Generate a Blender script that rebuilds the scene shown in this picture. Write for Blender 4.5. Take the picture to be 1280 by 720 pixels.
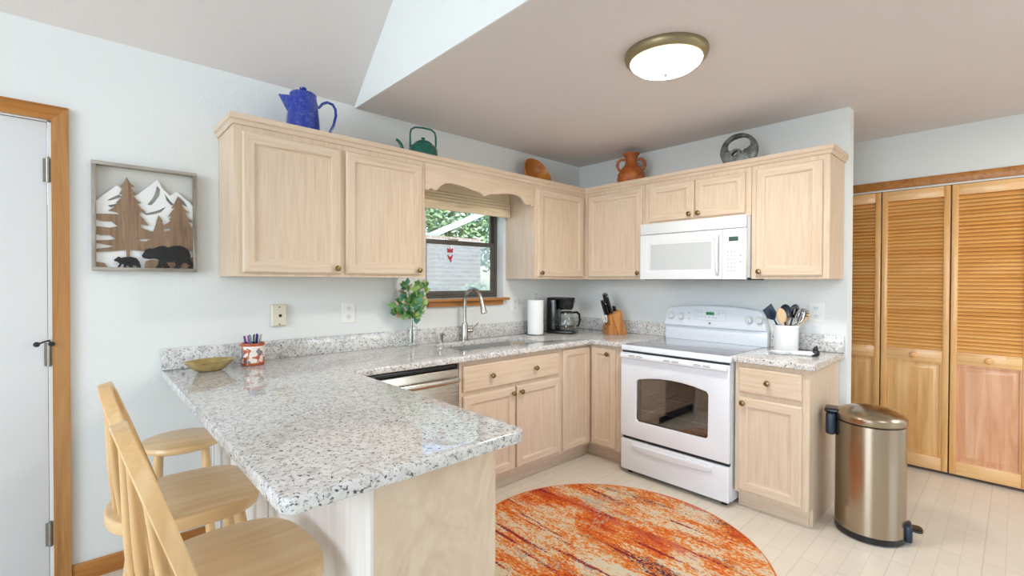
import bpy, bmesh, math, random
from mathutils import Vector, Matrix
R = math.radians
PI = math.pi
random.seed(7)
for o in list(bpy.data.objects):
    bpy.data.objects.remove(o)
SC = bpy.context.scene
COL = SC.collection

# ------------------------------------------------------------------ camera
cam_data = bpy.data.cameras.new('camera')
cam = bpy.data.objects.new('camera', cam_data)
COL.objects.link(cam)
yaw, pitch, roll = R(47.2467), R(0.5934), R(0.1722)
F0 = Vector((math.cos(yaw), math.sin(yaw), 0)); R0 = Vector((math.sin(yaw), -math.cos(yaw), 0)); U0 = Vector((0, 0, 1))
F = F0 * math.cos(pitch) - U0 * math.sin(pitch); U = U0 * math.cos(pitch) + F0 * math.sin(pitch)
RR = R0 * math.cos(roll) + U * math.sin(roll); U = U * math.cos(roll) - R0 * math.sin(roll)
m = Matrix((RR, U, -F)).transposed().to_4x4()
m.translation = Vector((-3.5022, -2.8478, 1.3504))
cam.matrix_world = m
cam_data.sensor_width = 36.0
cam_data.lens = 585.28 / 1280 * 36
cam_data.shift_y = -2.03 / 1280
cam_data.clip_start = 0.05
SC.camera = cam

# ------------------------------------------------------------------ view and light
SC.view_settings.view_transform = 'Standard'
SC.view_settings.look = 'None'
SC.view_settings.gamma = 1.0
SC.view_settings.use_curve_mapping = False
SC.view_settings.exposure = 0.03

world = bpy.data.worlds.new('world'); SC.world = world
world.use_nodes = True
wn = world.node_tree.nodes; wl = world.node_tree.links
bgn = wn['Background']
sky = wn.new('ShaderNodeTexSky')
try:
    sky.sky_type = 'NISHITA'
    sky.sun_disc = False
    sky.sun_elevation = R(55); sky.sun_rotation = R(190)
except Exception:
    pass
wl.new(sky.outputs[0], bgn.inputs[0])
bgn.inputs[1].default_value = 0.55

def area(name, loc, target, sx, sy, power, color):
    d = bpy.data.lights.new(name, 'AREA'); d.shape = 'RECTANGLE'; d.size = sx; d.size_y = sy
    d.energy = power; d.color = color
    o = bpy.data.objects.new(name, d); COL.objects.link(o)
    o.location = loc
    o.rotation_euler = (Vector(target) - Vector(loc)).to_track_quat('-Z', 'Y').to_euler()
    return o
sun_d = bpy.data.lights.new('sun', 'SUN'); sun_d.energy = 4.0; sun_d.angle = R(2); sun_d.color = (1, .96, .9)
sun_o = bpy.data.objects.new('sun', sun_d); COL.objects.link(sun_o)
sun_o.rotation_euler = Vector((.15, .5, -.85)).to_track_quat('-Z', 'Y').to_euler()
DAY = (.79, .893, 1.0)
area('daylight_rear_window', (-.6, -6.36, 1.45), (-.6, 0, 1.45), 2.4, 1.5, 9, DAY)
area('daylight_side_window', (-9.46, -3.1, 2.3), (0, -2.6, .0), 3.0, 3.4, 265, DAY)
LAMP_WARM = (1.0, .92, .82)
area('range_wall_fill', (-.95, -3.35, 2.40), (-.5, -2.6, 0), .4, .4, 7, (.90, .95, 1.0))  # added fill light without a fixture, lifts the range wall and right side
area('hall_ceiling_lamp', (.5, -3.9, 2.40), (.5, -3.9, 0), .3, .3, 13, LAMP_WARM)

# ------------------------------------------------------------------ helpers
def srgb(r, g, b):
    f = lambda c: ((c / 255 + .055) / 1.055) ** 2.4 if c > 10 else c / 255 / 12.92
    return (f(r), f(g), f(b), 1)

class MB:
    """collects shapes in one bmesh"""
    def __init__(self): self.bm = bmesh.new(); self.mi = 0
    def _new(self, verts, faces):
        vs = [self.bm.verts.new(v) for v in verts]
        for f in faces:
            try:
                ff = self.bm.faces.new([vs[i] for i in f]); ff.material_index = self.mi
            except ValueError: pass
        return vs
    def box(self, x0, x1, y0, y1, z0, z1, bev=0.0, seg=2):
        if x0 > x1: x0, x1 = x1, x0
        if y0 > y1: y0, y1 = y1, y0
        if z0 > z1: z0, z1 = z1, z0
        vs = self._new([(x, y, z) for x in (x0, x1) for y in (y0, y1) for z in (z0, z1)],
                       [(0, 1, 3, 2), (4, 6, 7, 5), (0, 4, 5, 1), (2, 3, 7, 6), (0, 2, 6, 4), (1, 5, 7, 3)])
        if bev > 0:
            es = list({e for v in vs for e in v.link_edges})
            r = bmesh.ops.bevel(self.bm, geom=es, offset=bev, segments=seg, profile=.5, affect='EDGES')
            for f in r['faces']: f.material_index = self.mi
        return self
    def cyl(self, p0, p1, r0, r1=None, seg=20):
        return self.tube([p0, p1], [r0, r0 if r1 is None else r1], seg)
    def tube(self, pts, rad, seg=12, cap=True, closed=False):
        pts = [Vector(p) for p in pts]; n = len(pts)
        if not isinstance(rad, (list, tuple)): rad = [rad] * n
        rings = []; prev = None
        for i, p in enumerate(pts):
            if closed: t = pts[(i + 1) % n] - pts[i - 1]
            elif i == 0: t = pts[1] - pts[0]
            elif i == n - 1: t = pts[-1] - pts[-2]
            else: t = (pts[i + 1] - p).normalized() + (p - pts[i - 1]).normalized()
            t.normalize()
            if prev is None:
                a = Vector((0, 0, 1)) if abs(t.z) < .9 else Vector((1, 0, 0))
                u = t.cross(a).normalized()
            else:
                u = (prev - t * prev.dot(t)).normalized()
            prev = u; w = t.cross(u)
            rings.append([self.bm.verts.new(p + (u * math.cos(2 * PI * k / seg) + w * math.sin(2 * PI * k / seg)) * rad[i]) for k in range(seg)])
        m_ = n if closed else n - 1
        for i in range(m_):
            a, b = rings[i], rings[(i + 1) % n]
            for k in range(seg):
                f = self.bm.faces.new((a[k], a[(k + 1) % seg], b[(k + 1) % seg], b[k])); f.material_index = self.mi
        if cap and not closed:
            f = self.bm.faces.new(rings[0][::-1]); f.material_index = self.mi
            f = self.bm.faces.new(rings[-1]); f.material_index = self.mi
        return self
    def lathe(self, prof, M=None, seg=32, sx=1.0, sy=1.0):
        """prof: (radius, height) pairs; M maps local (axis z) to place"""
        M = M or Matrix.Identity(4)
        rings = []
        for r, z in prof:
            if r < 1e-6: rings.append([self.bm.verts.new(M @ Vector((0, 0, z)))])
            else: rings.append([self.bm.verts.new(M @ Vector((sx * r * math.cos(2 * PI * k / seg), sy * r * math.sin(2 * PI * k / seg), z))) for k in range(seg)])
        for a, b in zip(rings, rings[1:]):
            for k in range(seg):
                k2 = (k + 1) % seg
                if len(a) == 1 and len(b) == 1: continue
                if len(a) == 1: f = self.bm.faces.new((a[0], b[k], b[k2]))
                elif len(b) == 1: f = self.bm.faces.new((a[k], a[k2], b[0]))
                else: f = self.bm.faces.new((a[k], a[k2], b[k2], b[k]))
                f.material_index = self.mi
        return self
    def ell(self, c, r, seg=20, rings=12, M=None):
        M = M or Matrix.Identity(4)
        prof = [(math.sin(PI * i / rings), -math.cos(PI * i / rings)) for i in range(rings + 1)]
        T = Matrix.Translation(Vector(c)) @ M @ Matrix.Diagonal((r[0], r[1], r[2], 1))
        prof[0] = (0, -1); prof[-1] = (0, 1)
        return self.lathe(prof, T, seg)
    def rects(self, s0, s1, z0, z1, loops, rail_mi=None):
        """nested rectangles (inset, y) joined into one moulded panel facing -y"""
        rings = []
        for ins, y in loops:
            rings.append([self.bm.verts.new(p) for p in ((s0 + ins, y, z0 + ins), (s1 - ins, y, z0 + ins), (s1 - ins, y, z1 - ins), (s0 + ins, y, z1 - ins))])
        for a, b in zip(rings, rings[1:]):
            for k in range(4):
                f = self.bm.faces.new((a[k], a[(k + 1) % 4], b[(k + 1) % 4], b[k]))
                f.material_index = rail_mi if (rail_mi is not None and k in (0, 2)) else self.mi
        f = self.bm.faces.new(rings[-1]); f.material_index = self.mi
        f = self.bm.faces.new(rings[0][::-1]); f.material_index = self.mi
        return self
    def plate(self, outlines, th, M, bev=0.0, res=1):
        """flat shape with holes, thickness th centred on its plane, mapped by M"""
        cu = bpy.data.curves.new('t', 'CURVE'); cu.dimensions = '2D'; cu.fill_mode = 'BOTH'
        for ol in outlines:
            sp = cu.splines.new('POLY'); sp.points.add(len(ol) - 1)
            for p, q in zip(sp.points, ol): p.co = (q[0], q[1], 0, 1)
            sp.use_cyclic_u = True
        cu.extrude = max(th / 2 - bev, 0); cu.bevel_depth = bev; cu.bevel_resolution = res; cu.offset = -bev
        ob = bpy.data.objects.new('t', cu); COL.objects.link(ob)
        dg = bpy.context.evaluated_depsgraph_get(); dg.update()
        me = bpy.data.meshes.new_from_object(ob.evaluated_get(dg))
        nb = bmesh.new(); nb.from_mesh(me); nb.transform(M)
        bmesh.ops.remove_doubles(nb, verts=nb.verts, dist=1e-5)
        for f in nb.faces: f.material_index = self.mi
        me.clear_geometry(); nb.to_mesh(me); nb.free()
        self.bm.from_mesh(me)
        bpy.data.objects.remove(ob); bpy.data.curves.remove(cu); bpy.data.meshes.remove(me)
        return self
    def xf(self, M):
        self.bm.transform(M); return self
    def build(self, name, mats, parent=None, ang=35, world=False, smooth=True):
        if world and parent is not None:
            r = parent
            while r.parent: r = r.parent
            self.bm.transform(Matrix.Translation(-r.location))
        bmesh.ops.recalc_face_normals(self.bm, faces=self.bm.faces)
        me = bpy.data.meshes.new(name); self.bm.to_mesh(me); self.bm.free()
        if not isinstance(mats, (list, tuple)): mats = [mats]
        for mt in mats: me.materials.append(mt)
        if smooth:
            me.polygons.foreach_set('use_smooth', [True] * len(me.polygons))
            me.set_sharp_from_angle(angle=R(ang))
        o = bpy.data.objects.new(name, me); COL.objects.link(o)
        if parent is not None: o.parent = parent
        return o

XZ = Matrix(((1, 0, 0, 0), (0, 0, -1, 0), (0, 1, 0, 0), (0, 0, 0, 1)))      # plate (a,b) -> x=a, z=b, normal -y
def xz(y): return Matrix.Translation((0, y, 0)) @ XZ
def xy(z): return Matrix.Translation((0, 0, z))

def tag(o, label=None, cat=None, group=None, kind=None):
    if label: o['label'] = label
    if cat: o['category'] = cat
    if group: o['group'] = group
    if kind: o['kind'] = kind
    return o
def thing(name, label, cat, loc=(0, 0, 0), rz=0, group=None):
    o = bpy.data.objects.new(name, None); COL.objects.link(o)
    o.location = loc; o.rotation_euler = (0, 0, rz); o.empty_display_size = .05
    return tag(o, label, cat, group)
def struct(name, mb, mat, parent=None, label=None):
    o = mb.build(name, mat, parent)
    if parent is None: o['kind'] = 'structure'
    if label: o['label'] = label
    return o
def copy_tree(o, parent=None):
    c = o.copy(); COL.objects.link(c)
    if parent is not None: c.parent = parent
    for ch in list(o.children): copy_tree(ch, c)
    return c

# ------------------------------------------------------------------ materials
def mat(name, col, rough=.5, metal=0.0, spec=.5, coat=0.0, emit=None, es=0.0):
    mt = bpy.data.materials.new(name); mt.use_nodes = True
    b = mt.node_tree.nodes['Principled BSDF']
    b.inputs['Base Color'].default_value = col; b.inputs['Roughness'].default_value = rough
    b.inputs['Metallic'].default_value = metal; b.inputs['Specular IOR Level'].default_value = spec
    b.inputs['Coat Weight'].default_value = coat
    if emit: b.inputs['Emission Color'].default_value = emit; b.inputs['Emission Strength'].default_value = es
    return mt
class N:
    """small node-graph builder"""
    def __init__(self, mt): self.nt = mt.node_tree; self.b = self.nt.nodes['Principled BSDF']
    def n(self, t, **k):
        x = self.nt.nodes.new(t)
        for a, v in k.items(): setattr(x, a, v)
        return x
    def l(self, a, b): self.nt.links.new(a, b)
    def coord(self, scale=(1, 1, 1), rot=(0, 0, 0), loc=(0, 0, 0), src='Object'):
        tc = self.n('ShaderNodeTexCoord'); mp = self.n('ShaderNodeMapping')
        mp.inputs['Scale'].default_value = scale; mp.inputs['Rotation'].default_value = rot; mp.inputs['Location'].default_value = loc
        self.l(tc.outputs[src], mp.inputs[0]); return mp.outputs[0]
    def noise(self, vec, scale, detail=3, rough=.5, dist=0):
        x = self.n('ShaderNodeTexNoise'); self.l(vec, x.inputs['Vector'])
        x.inputs['Scale'].default_value = scale; x.inputs['Detail'].default_value = detail
        x.inputs['Roughness'].default_value = rough; x.inputs['Distortion'].default_value = dist
        return x.outputs['Fac']
    def ramp(self, fac, stops, interp='LINEAR'):
        x = self.n('ShaderNodeValToRGB'); x.color_ramp.interpolation = interp; self.l(fac, x.inputs[0])
        e = x.color_ramp.elements
        while len(e) < len(stops): e.new(.5)
        for el, (p, c) in zip(e, stops): el.position = p; el.color = c if len(c) == 4 else (*c, 1)
        return x.outputs[0]
    def mix(self, fac, a, b, mode='MIX'):
        x = self.n('ShaderNodeMix', data_type='RGBA', blend_type=mode)
        if hasattr(fac, 'links'): self.l(fac, x.inputs[0])
        else: x.inputs[0].default_value = fac
        for v, s in ((a, x.inputs[6]), (b, x.inputs[7])):
            if hasattr(v, 'links'): self.l(v, s)
            else: s.default_value = v
        return x.outputs[2]
    def math(self, op, a, b=None):
        x = self.n('ShaderNodeMath', operation=op)
        for v, s in ((a, x.inputs[0]), (b, x.inputs[1])):
            if v is None: continue
            if hasattr(v, 'links'): self.l(v, s)
            else: s.default_value = v
        return x.outputs[0]
    def bump(self, h, strength=.1, dist=.01):
        x = self.n('ShaderNodeBump'); x.inputs['Strength'].default_value = strength; x.inputs['Distance'].default_value = dist
        self.l(h, x.inputs['Height']); self.l(x.outputs[0], self.b.inputs['Normal'])
    def base(self, c): self.l(c, self.b.inputs['Base Color'])

BW = [(0, (0, 0, 0, 1)), (1, (1, 1, 1, 1))]
def wood(name, dark, mid, light, axis='z', grain=26, rough=.42, stretch=.06, contrast=(.3, .7), coat=.1, swirl=0.0, patch=None):
    mt = mat(name, mid, rough, coat=coat); g = N(mt)
    sc = {'x': (stretch, 1, 1), 'y': (1, stretch, 1), 'z': (1, 1, stretch)}[axis]
    v = g.coord(sc)
    f1 = g.noise(v, grain, 5, .6, .6 + swirl)
    c = g.ramp(f1, [(contrast[0], dark), (.5, mid), (contrast[1], light)])
    v2 = g.coord(tuple(.2 + .8 * s for s in sc))
    f2 = g.noise(v2, 3.0, 2, .5, .4)
    c2 = g.mix(g.ramp(f2, [(.35, (0, 0, 0, 1)), (.7, (1, 1, 1, 1))]), c, patch or light)
    c3 = g.mix(.35, c, c2)
    f3 = g.noise(v, grain * 7, 2, .5)
    c4 = g.mix(g.ramp(f3, [(.55, (0, 0, 0, 1)), (.75, (.13, .13, .13, 1))]), c3, dark)
    g.base(c4); g.b.inputs['Specular IOR Level'].default_value = .35
    g.bump(f3, .04, .002)
    return mt

M = {}
M['maple'] = wood('maple_vertical', srgb(203, 178, 152), srgb(214, 192, 168), srgb(221, 202, 181), 'z', 60, rough=.5, coat=0.0)
M['maple_h'] = wood('maple_horizontal', srgb(203, 178, 152), srgb(214, 192, 168), srgb(221, 202, 181), 'x', 60, rough=.5, coat=0.0)
M['maple_y'] = wood('maple_lengthwise', srgb(203, 178, 152), srgb(214, 192, 168), srgb(221, 202, 181), 'y', 60, rough=.5, coat=0.0)
M['whitewash'] = wood('whitewashed_panel', srgb(222, 214, 206), srgb(230, 224, 217), srgb(236, 231, 226), 'z', 50, rough=.5, coat=0.0)
M['ply'] = wood('birch_end_panel', srgb(204, 178, 149), srgb(218, 195, 168), srgb(225, 204, 180), 'z', 4, swirl=3.2, stretch=.5, contrast=(.25, .6))
M['pine'] = wood('pine_door', srgb(212, 150, 84), srgb(230, 174, 108), srgb(238, 192, 132), 'z', 30, .38, coat=.25)
M['pine_h'] = wood('pine_door_rail', srgb(214, 156, 92), srgb(234, 184, 124), srgb(240, 198, 146), 'x', 30, .38, coat=.25)
M['louver'] = wood('pine_louver', srgb(216, 146, 70), srgb(236, 174, 98), srgb(242, 190, 120), 'x', 14, .38, coat=.25)
M['pine_red'] = wood('fir_panel', srgb(200, 132, 84), srgb(216, 156, 112), srgb(226, 174, 134), 'z', 20, .36, swirl=.8, coat=.25)
M['oak'] = wood('oak_trim', srgb(140, 90, 42), srgb(176, 124, 70), srgb(196, 148, 98), 'z', 20, .4, swirl=.5)
M['oak_h'] = wood('oak_trim_horizontal', srgb(148, 90, 34), srgb(178, 116, 52), srgb(192, 134, 72), 'x', 20, .4, swirl=.5)
M['stool'] = wood('beech_stool', srgb(208, 164, 108), srgb(224, 184, 130), srgb(234, 200, 152), 'x', 20, .33, coat=.3)
M['stool_v'] = wood('beech_stool_vertical', srgb(208, 164, 108), srgb(224, 184, 130), srgb(234, 200, 152), 'z', 20, .33, coat=.3)
M['barn'] = wood('weathered_grey_wood', srgb(110, 98, 90), srgb(158, 148, 138), srgb(200, 194, 186), 'x', 40, .8, coat=0, contrast=(.35, .65))
M['barn_v'] = wood('weathered_grey_wood_upright', srgb(110, 98, 90), srgb(158, 148, 138), srgb(200, 194, 186), 'z', 40, .8, coat=0, contrast=(.35, .65))
M['art_wall_shade'] = mat('art_shaded_wall', srgb(206, 206, 200), .8)  # wall colour darkened to carry the shadow behind the cut-outs
M['artbrown'] = wood('art_brown_wood', srgb(104, 80, 62), srgb(138, 112, 90), srgb(164, 138, 114), 'z', 55, .8, coat=0)
M['block'] = wood('acacia_block', srgb(150, 90, 40), srgb(186, 122, 62), srgb(206, 146, 86), 'z', 26, .4)

def plaster(name, col, bump=.25):
    mt = mat(name, col, .85, spec=.25); g = N(mt)
    v = g.coord()
    f = g.noise(v, 95, 3, .6)
    f2 = g.noise(v, 1.3, 2, .5)
    c = g.mix(g.ramp(f2, [(.3, (0, 0, 0, 1)), (.7, (.12, .12, .12, 1))]), col, tuple(x * .93 for x in col[:3]) + (1,))
    g.base(c)
    g.bump(g.ramp(f, [(.4, (0, 0, 0, 1)), (.62, (1, 1, 1, 1))]), bump, .003)
    return mt
M['wall'] = plaster('wall_paint', srgb(231, 234, 233), .16)
M['ceil'] = plaster('ceiling_paint', srgb(228, 223, 220), .15)
M['white_trim'] = mat('white_gloss_paint', srgb(236, 237, 236), .4)
M['door_white'] = mat('white_door_paint', srgb(228, 230, 232), .35)

def granite():
    mt = mat('granite', srgb(214, 212, 208), .05, spec=.5); g = N(mt); v = g.coord()
    base = g.ramp(g.noise(v, 30, 4, .65), [(.3, srgb(184, 182, 180)), (.46, srgb(212, 210, 207)), (.62, srgb(226, 225, 222)), (.8, srgb(204, 200, 194))])
    w = g.coord((1, 1, 1), (0, 0, .6), (3.1, 1.7, .4))
    g1 = g.ramp(g.noise(w, 85, 3, .62, .3), [(.565, (0, 0, 0, 1)), (.62, (.9, .9, .9, 1))])
    c = g.mix(g1, base, srgb(150, 146, 146))
    g2 = g.ramp(g.noise(w, 96, 2, .6, .5), [(.615, (0, 0, 0, 1)), (.65, (1, 1, 1, 1))])
    c = g.mix(g2, c, srgb(82, 81, 88))
    g3 = g.ramp(g.noise(v, 46, 2, .5), [(.65, (0, 0, 0, 1)), (.70, (.5, .5, .5, 1))])
    c = g.mix(g3, c, srgb(176, 164, 152))
    g.base(c); return mt
M['granite'] = granite()

def vinyl():
    mt = mat('vinyl_floor', srgb(222, 211, 190), .26, coat=.15); g = N(mt)
    v = g.coord()
    def brick(vec, bw, rh, ms, off=.5):
        b = g.n('ShaderNodeTexBrick'); g.l(vec, b.inputs['Vector'])
        b.inputs['Scale'].default_value = 1; b.inputs['Brick Width'].default_value = bw; b.inputs['Row Height'].default_value = rh
        b.inputs['Mortar Size'].default_value = ms; b.inputs['Mortar Smooth'].default_value = .5; b.offset = off
        b.inputs['Color1'].default_value = (1, 1, 1, 1); b.inputs['Color2'].default_value = (.93, .93, .93, 1); b.inputs['Mortar'].default_value = (.72, .72, .72, 1)
        return b.outputs['Color']
    c = g.mix(.55, srgb(228, 219, 204), brick(v, .152, .0762, .0022), 'MULTIPLY')
    c = g.mix(.35, c, brick(g.coord((1, 1, 1), (0, 0, PI / 2)), .305, .305, .004, 0.0), 'MULTIPLY')
    f = g.noise(g.coord((1, .12, 1)), 60, 2, .5)
    c = g.mix(g.ramp(f, [(.45, (0, 0, 0, 1)), (.7, (.35, .35, .35, 1))]), c, srgb(220, 210, 192))
    g.base(c); return mt
M['vinyl'] = vinyl()

def rug():
    mt = mat('rug_weave', srgb(214, 106, 44), .95, spec=.1); g = N(mt)
    TH = .10
    v = g.coord()
    fine = g.noise(g.coord((1, .5, 1), (0, 0, TH)), 120, 2, .6)
    fine2 = g.noise(g.coord((1, .35, 1), (0, 0, TH), (3, 1, 0)), 60, 2, .6)
    big = g.noise(g.coord((1, .6, 1), (0, 0, TH), (.35, 1.9, 0)), 3.2, 3, .6, .6)
    str1 = g.noise(g.coord((1, .12, 1), (0, 0, TH)), 18, 3, .6)
    f = g.math('ADD', g.math('MULTIPLY', big, .60), g.math('ADD', g.math('MULTIPLY', str1, .26), g.math('ADD', g.math('MULTIPLY', fine, .46), g.math('MULTIPLY', fine2, .30))))
    col = g.ramp(f, [(.66, srgb(176, 66, 36)), (.73, srgb(208, 104, 44)), (.80, srgb(216, 132, 64)), (.83, srgb(216, 166, 114)), (.86, srgb(212, 196, 168)), (.97, srgb(208, 198, 178))])
    s2 = g.noise(g.coord((1, .13, 1), (0, 0, TH), (2.2, .4, 0)), 6.0, 2, .5)
    r1 = g.math('ADD', s2, g.math('MULTIPLY', fine2, .4))
    col = g.mix(g.ramp(r1, [(.82, (0, 0, 0, 1)), (.87, (.8, .8, .8, 1))]), col, srgb(192, 82, 70))
    s3 = g.noise(g.coord((1, .09, 1), (0, 0, TH), (7.2, 3.4, 0)), 22, 2, .5)
    r2 = g.math('ADD', s3, g.math('MULTIPLY', fine, .45))
    col = g.mix(g.ramp(r2, [(.865, (0, 0, 0, 1)), (.89, (.95, .95, .95, 1))]), col, srgb(132, 34, 52))
    s5 = g.noise(g.coord((1, .22, 1), (0, 0, -.25), (1.4, 6.1, 0)), 5.2, 2, .5)
    r5 = g.math('ADD', s5, g.math('MULTIPLY', fine, .45))
    col = g.mix(g.ramp(r5, [(.885, (0, 0, 0, 1)), (.91, (.9, .9, .9, 1))]), col, srgb(72, 44, 62))
    # grey teal flecks
    s4 = g.noise(g.coord((1, .6, 1), (0, 0, TH), (5.2, 8.4, 0)), 3.2, 2, .5)
    r3 = g.math('ADD', s4, g.math('MULTIPLY', g.noise(v, 60, 1, .5), .45))
    col = g.mix(g.ramp(r3, [(.87, (0, 0, 0, 1)), (.90, (.7, .7, .7, 1))]), col, srgb(168, 172, 160))
    g.base(col); g.bump(fine, .5, .004)
    return mt
M['rug'] = rug()
M['rug_edge'] = mat('rug_binding', srgb(206, 112, 36), .95)

def steel(name, col=srgb(176, 170, 162), rough=.28, axis='z'):
    mt = mat(name, col, rough, 1.0); g = N(mt)
    f = g.noise(g.coord({'z': (1, 1, .01), 'x': (.01, 1, 1)}[axis]), 260, 2, .5)
    x = g.n('ShaderNodeMapRange'); g.l(f, x.inputs[0]); x.inputs[3].default_value = rough - .07; x.inputs[4].default_value = rough + .09
    g.l(x.outputs[0], g.b.inputs['Roughness']); return mt
M['steel'] = steel('brushed_steel', srgb(188, 178, 164), .27, 'x')
M['steel_can'] = mat('brushed_steel_can', srgb(172, 158, 138), .22, 1.0)
M['sink_steel'] = mat('satin_sink_steel', srgb(206, 208, 208), .42, 1.0)
M['nickel'] = mat('brushed_nickel', srgb(186, 182, 174), .25, 1.0)
M['chrome'] = mat('chrome', srgb(220, 220, 220), .08, 1.0)
M['antique'] = mat('antique_brass', srgb(134, 112, 74), .3, 1.0)
M['hinge'] = mat('satin_hinge', srgb(150, 148, 140), .35, 1.0)
M['white_enamel'] = mat('white_appliance', srgb(234, 239, 246), .16, coat=.2)
M['white_plastic'] = mat('white_plastic', srgb(224, 227, 230), .32)
M['offwhite'] = mat('off_white_plastic', srgb(238, 238, 234), .38)
M['beige_plastic'] = mat('beige_plastic', srgb(220, 212, 192), .4)
M['grey_line'] = mat('pale_grey_print', srgb(178, 184, 190), .4)
M['dark_gap'] = mat('dark_gap', srgb(34, 36, 40), .6)
M['black_plastic'] = mat('black_plastic', srgb(24, 24, 26), .22)
M['black_matte'] = mat('black_matte', srgb(22, 22, 24), .6)
M['navy_plastic'] = mat('dark_blue_grey_nylon', srgb(34, 48, 68), .4)
M['oven_in'] = mat('oven_cavity', srgb(150, 138, 140), .5)
def glassy(name, tint, tr=.85, rough=.03):
    mt = bpy.data.materials.new(name); mt.use_nodes = True; nt = mt.node_tree
    for n_ in list(nt.nodes): nt.nodes.remove(n_)
    out = nt.nodes.new('ShaderNodeOutputMaterial'); mx = nt.nodes.new('ShaderNodeMixShader')
    t = nt.nodes.new('ShaderNodeBsdfTransparent'); t.inputs[0].default_value = tint
    gl = nt.nodes.new('ShaderNodeBsdfGlossy'); gl.inputs['Roughness'].default_value = rough
    fr = nt.nodes.new('ShaderNodeLayerWeight'); fr.inputs[0].default_value = .5
    pw = nt.nodes.new('ShaderNodeMath'); pw.operation = 'POWER'; pw.inputs[1].default_value = 4
    ad = nt.nodes.new('ShaderNodeMath'); ad.operation = 'MULTIPLY_ADD'; ad.inputs[1].default_value = .6; ad.inputs[2].default_value = 1 - tr
    nt.links.new(fr.outputs['Facing'], pw.inputs[0]); nt.links.new(pw.outputs[0], ad.inputs[0]); nt.links.new(ad.outputs[0], mx.inputs[0])
    nt.links.new(t.outputs[0], mx.inputs[1]); nt.links.new(gl.outputs[0], mx.inputs[2]); nt.links.new(mx.outputs[0], out.inputs[0])
    return mt
M['pane'] = glassy('window_pane', (.97, .98, .98, 1), .95)
M['clear'] = glassy('clear_glass', (.97, .985, .985, 1), .96)
M['oven_glass'] = glassy('oven_glass', (.7, .7, .74, 1), .74)
M['cooktop'] = mat('ceramic_cooktop', srgb(146, 150, 158), .06, coat=.6)
def screen():
    mt = bpy.data.materials.new('insect_screen'); mt.use_nodes = True; nt = mt.node_tree
    for n_ in list(nt.nodes): nt.nodes.remove(n_)
    out = nt.nodes.new('ShaderNodeOutputMaterial'); mx = nt.nodes.new('ShaderNodeMixShader'); mx.inputs[0].default_value = .38
    t = nt.nodes.new('ShaderNodeBsdfTransparent'); d = nt.nodes.new('ShaderNodeBsdfTranslucent'); d.inputs[0].default_value = (.72, .71, .68, 1)
    nt.links.new(t.outputs[0], mx.inputs[1]); nt.links.new(d.outputs[0], mx.inputs[2]); nt.links.new(mx.outputs[0], out.inputs[0])
    return mt
M['screen'] = screen()
M['bronze_frame'] = mat('bronze_window_frame', srgb(92, 86, 80), .4, .3)
def shade():
    mt = mat('linen_shade', srgb(236, 220, 192), .9, spec=.1); g = N(mt)
    f = g.noise(g.coord((.05, 1, 1)), 160, 2, .5)
    g.base(g.ramp(f, [(.3, srgb(222, 202, 168)), (.7, srgb(240, 226, 200))])); g.bump(f, .2, .002); return mt
M['shade'] = shade()
def speck(name, col, dot, scale=70, size=.22, rough=.2):
    mt = mat(name, col, rough, coat=.3); g = N(mt)
    x = g.n('ShaderNodeTexVoronoi'); g.l(g.coord(), x.inputs['Vector']); x.inputs['Scale'].default_value = scale
    f = g.ramp(x.outputs['Distance'], [(size, (1, 1, 1, 1)), (size + .06, (0, 0, 0, 1))])
    n2 = g.ramp(g.noise(g.coord(), 30, 1), [(.45, (0, 0, 0, 1)), (.55, (1, 1, 1, 1))])
    g.base(g.mix(g.math('MULTIPLY', f, n2), col, dot)); return mt
M['blue_enamel'] = speck('blue_speckled_enamel', srgb(18, 48, 150), srgb(140, 166, 222), 190, .2)
M['green_enamel'] = mat('green_enamel', srgb(6, 92, 76), .18, coat=.4)
M['wood_bowl'] = wood('turned_bowl_wood', srgb(150, 80, 26), srgb(186, 112, 40), srgb(206, 140, 60), 'x', 12, .3, coat=.35)
def terracotta(name, a, b, c):
    mt = mat(name, b, .5); g = N(mt); g.base(g.ramp(g.noise(g.coord(), 16, 4, .6), [(.3, a), (.5, b), (.7, c)])); return mt
M['terracotta'] = terracotta('terracotta', srgb(128, 66, 24), srgb(172, 90, 34), srgb(192, 120, 54))
M['stone'] = terracotta('carved_grey_stone', srgb(44, 46, 44), srgb(82, 86, 82), srgb(136, 142, 136))
M['brass'] = terracotta('hammered_brass', srgb(168, 146, 92), srgb(206, 184, 128), srgb(224, 206, 156))
N(M['brass']).b.inputs['Metallic'].default_value = .85; N(M['brass']).b.inputs['Roughness'].default_value = .32
M['paper'] = mat('paper_towel', srgb(244, 244, 243), .95, spec=.1)
M['ceramic'] = mat('white_ceramic', srgb(240, 241, 243), .12, coat=.3)
M['pale_wood'] = wood('pale_utensil_wood', srgb(206, 170, 128), srgb(224, 192, 152), srgb(234, 206, 170), 'z', 30, .55)
def cupmat():
    mt = mat('painted_cup', srgb(236, 226, 212), .3, coat=.3); g = N(mt); v = g.coord()
    f = g.noise(v, 34, 1, .4, .6); f2 = g.noise(g.coord(loc=(4, 2, 1)), 30, 1, .4, .6)
    c = g.mix(g.ramp(f, [(.56, (0, 0, 0, 1)), (.58, (1, 1, 1, 1))]), srgb(238, 230, 218), srgb(184, 92, 44))
    c = g.mix(g.ramp(f2, [(.60, (0, 0, 0, 1)), (.62, (1, 1, 1, 1))]), c, srgb(128, 118, 124)); g.base(c); return mt
M['cup'] = cupmat(); M['cup_band'] = mat('cup_rust_band', srgb(178, 82, 42), .3, coat=.3)
M['bronze_lamp'] = mat('bronze_lamp_ring', srgb(150, 138, 106), .35, .7)
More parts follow.
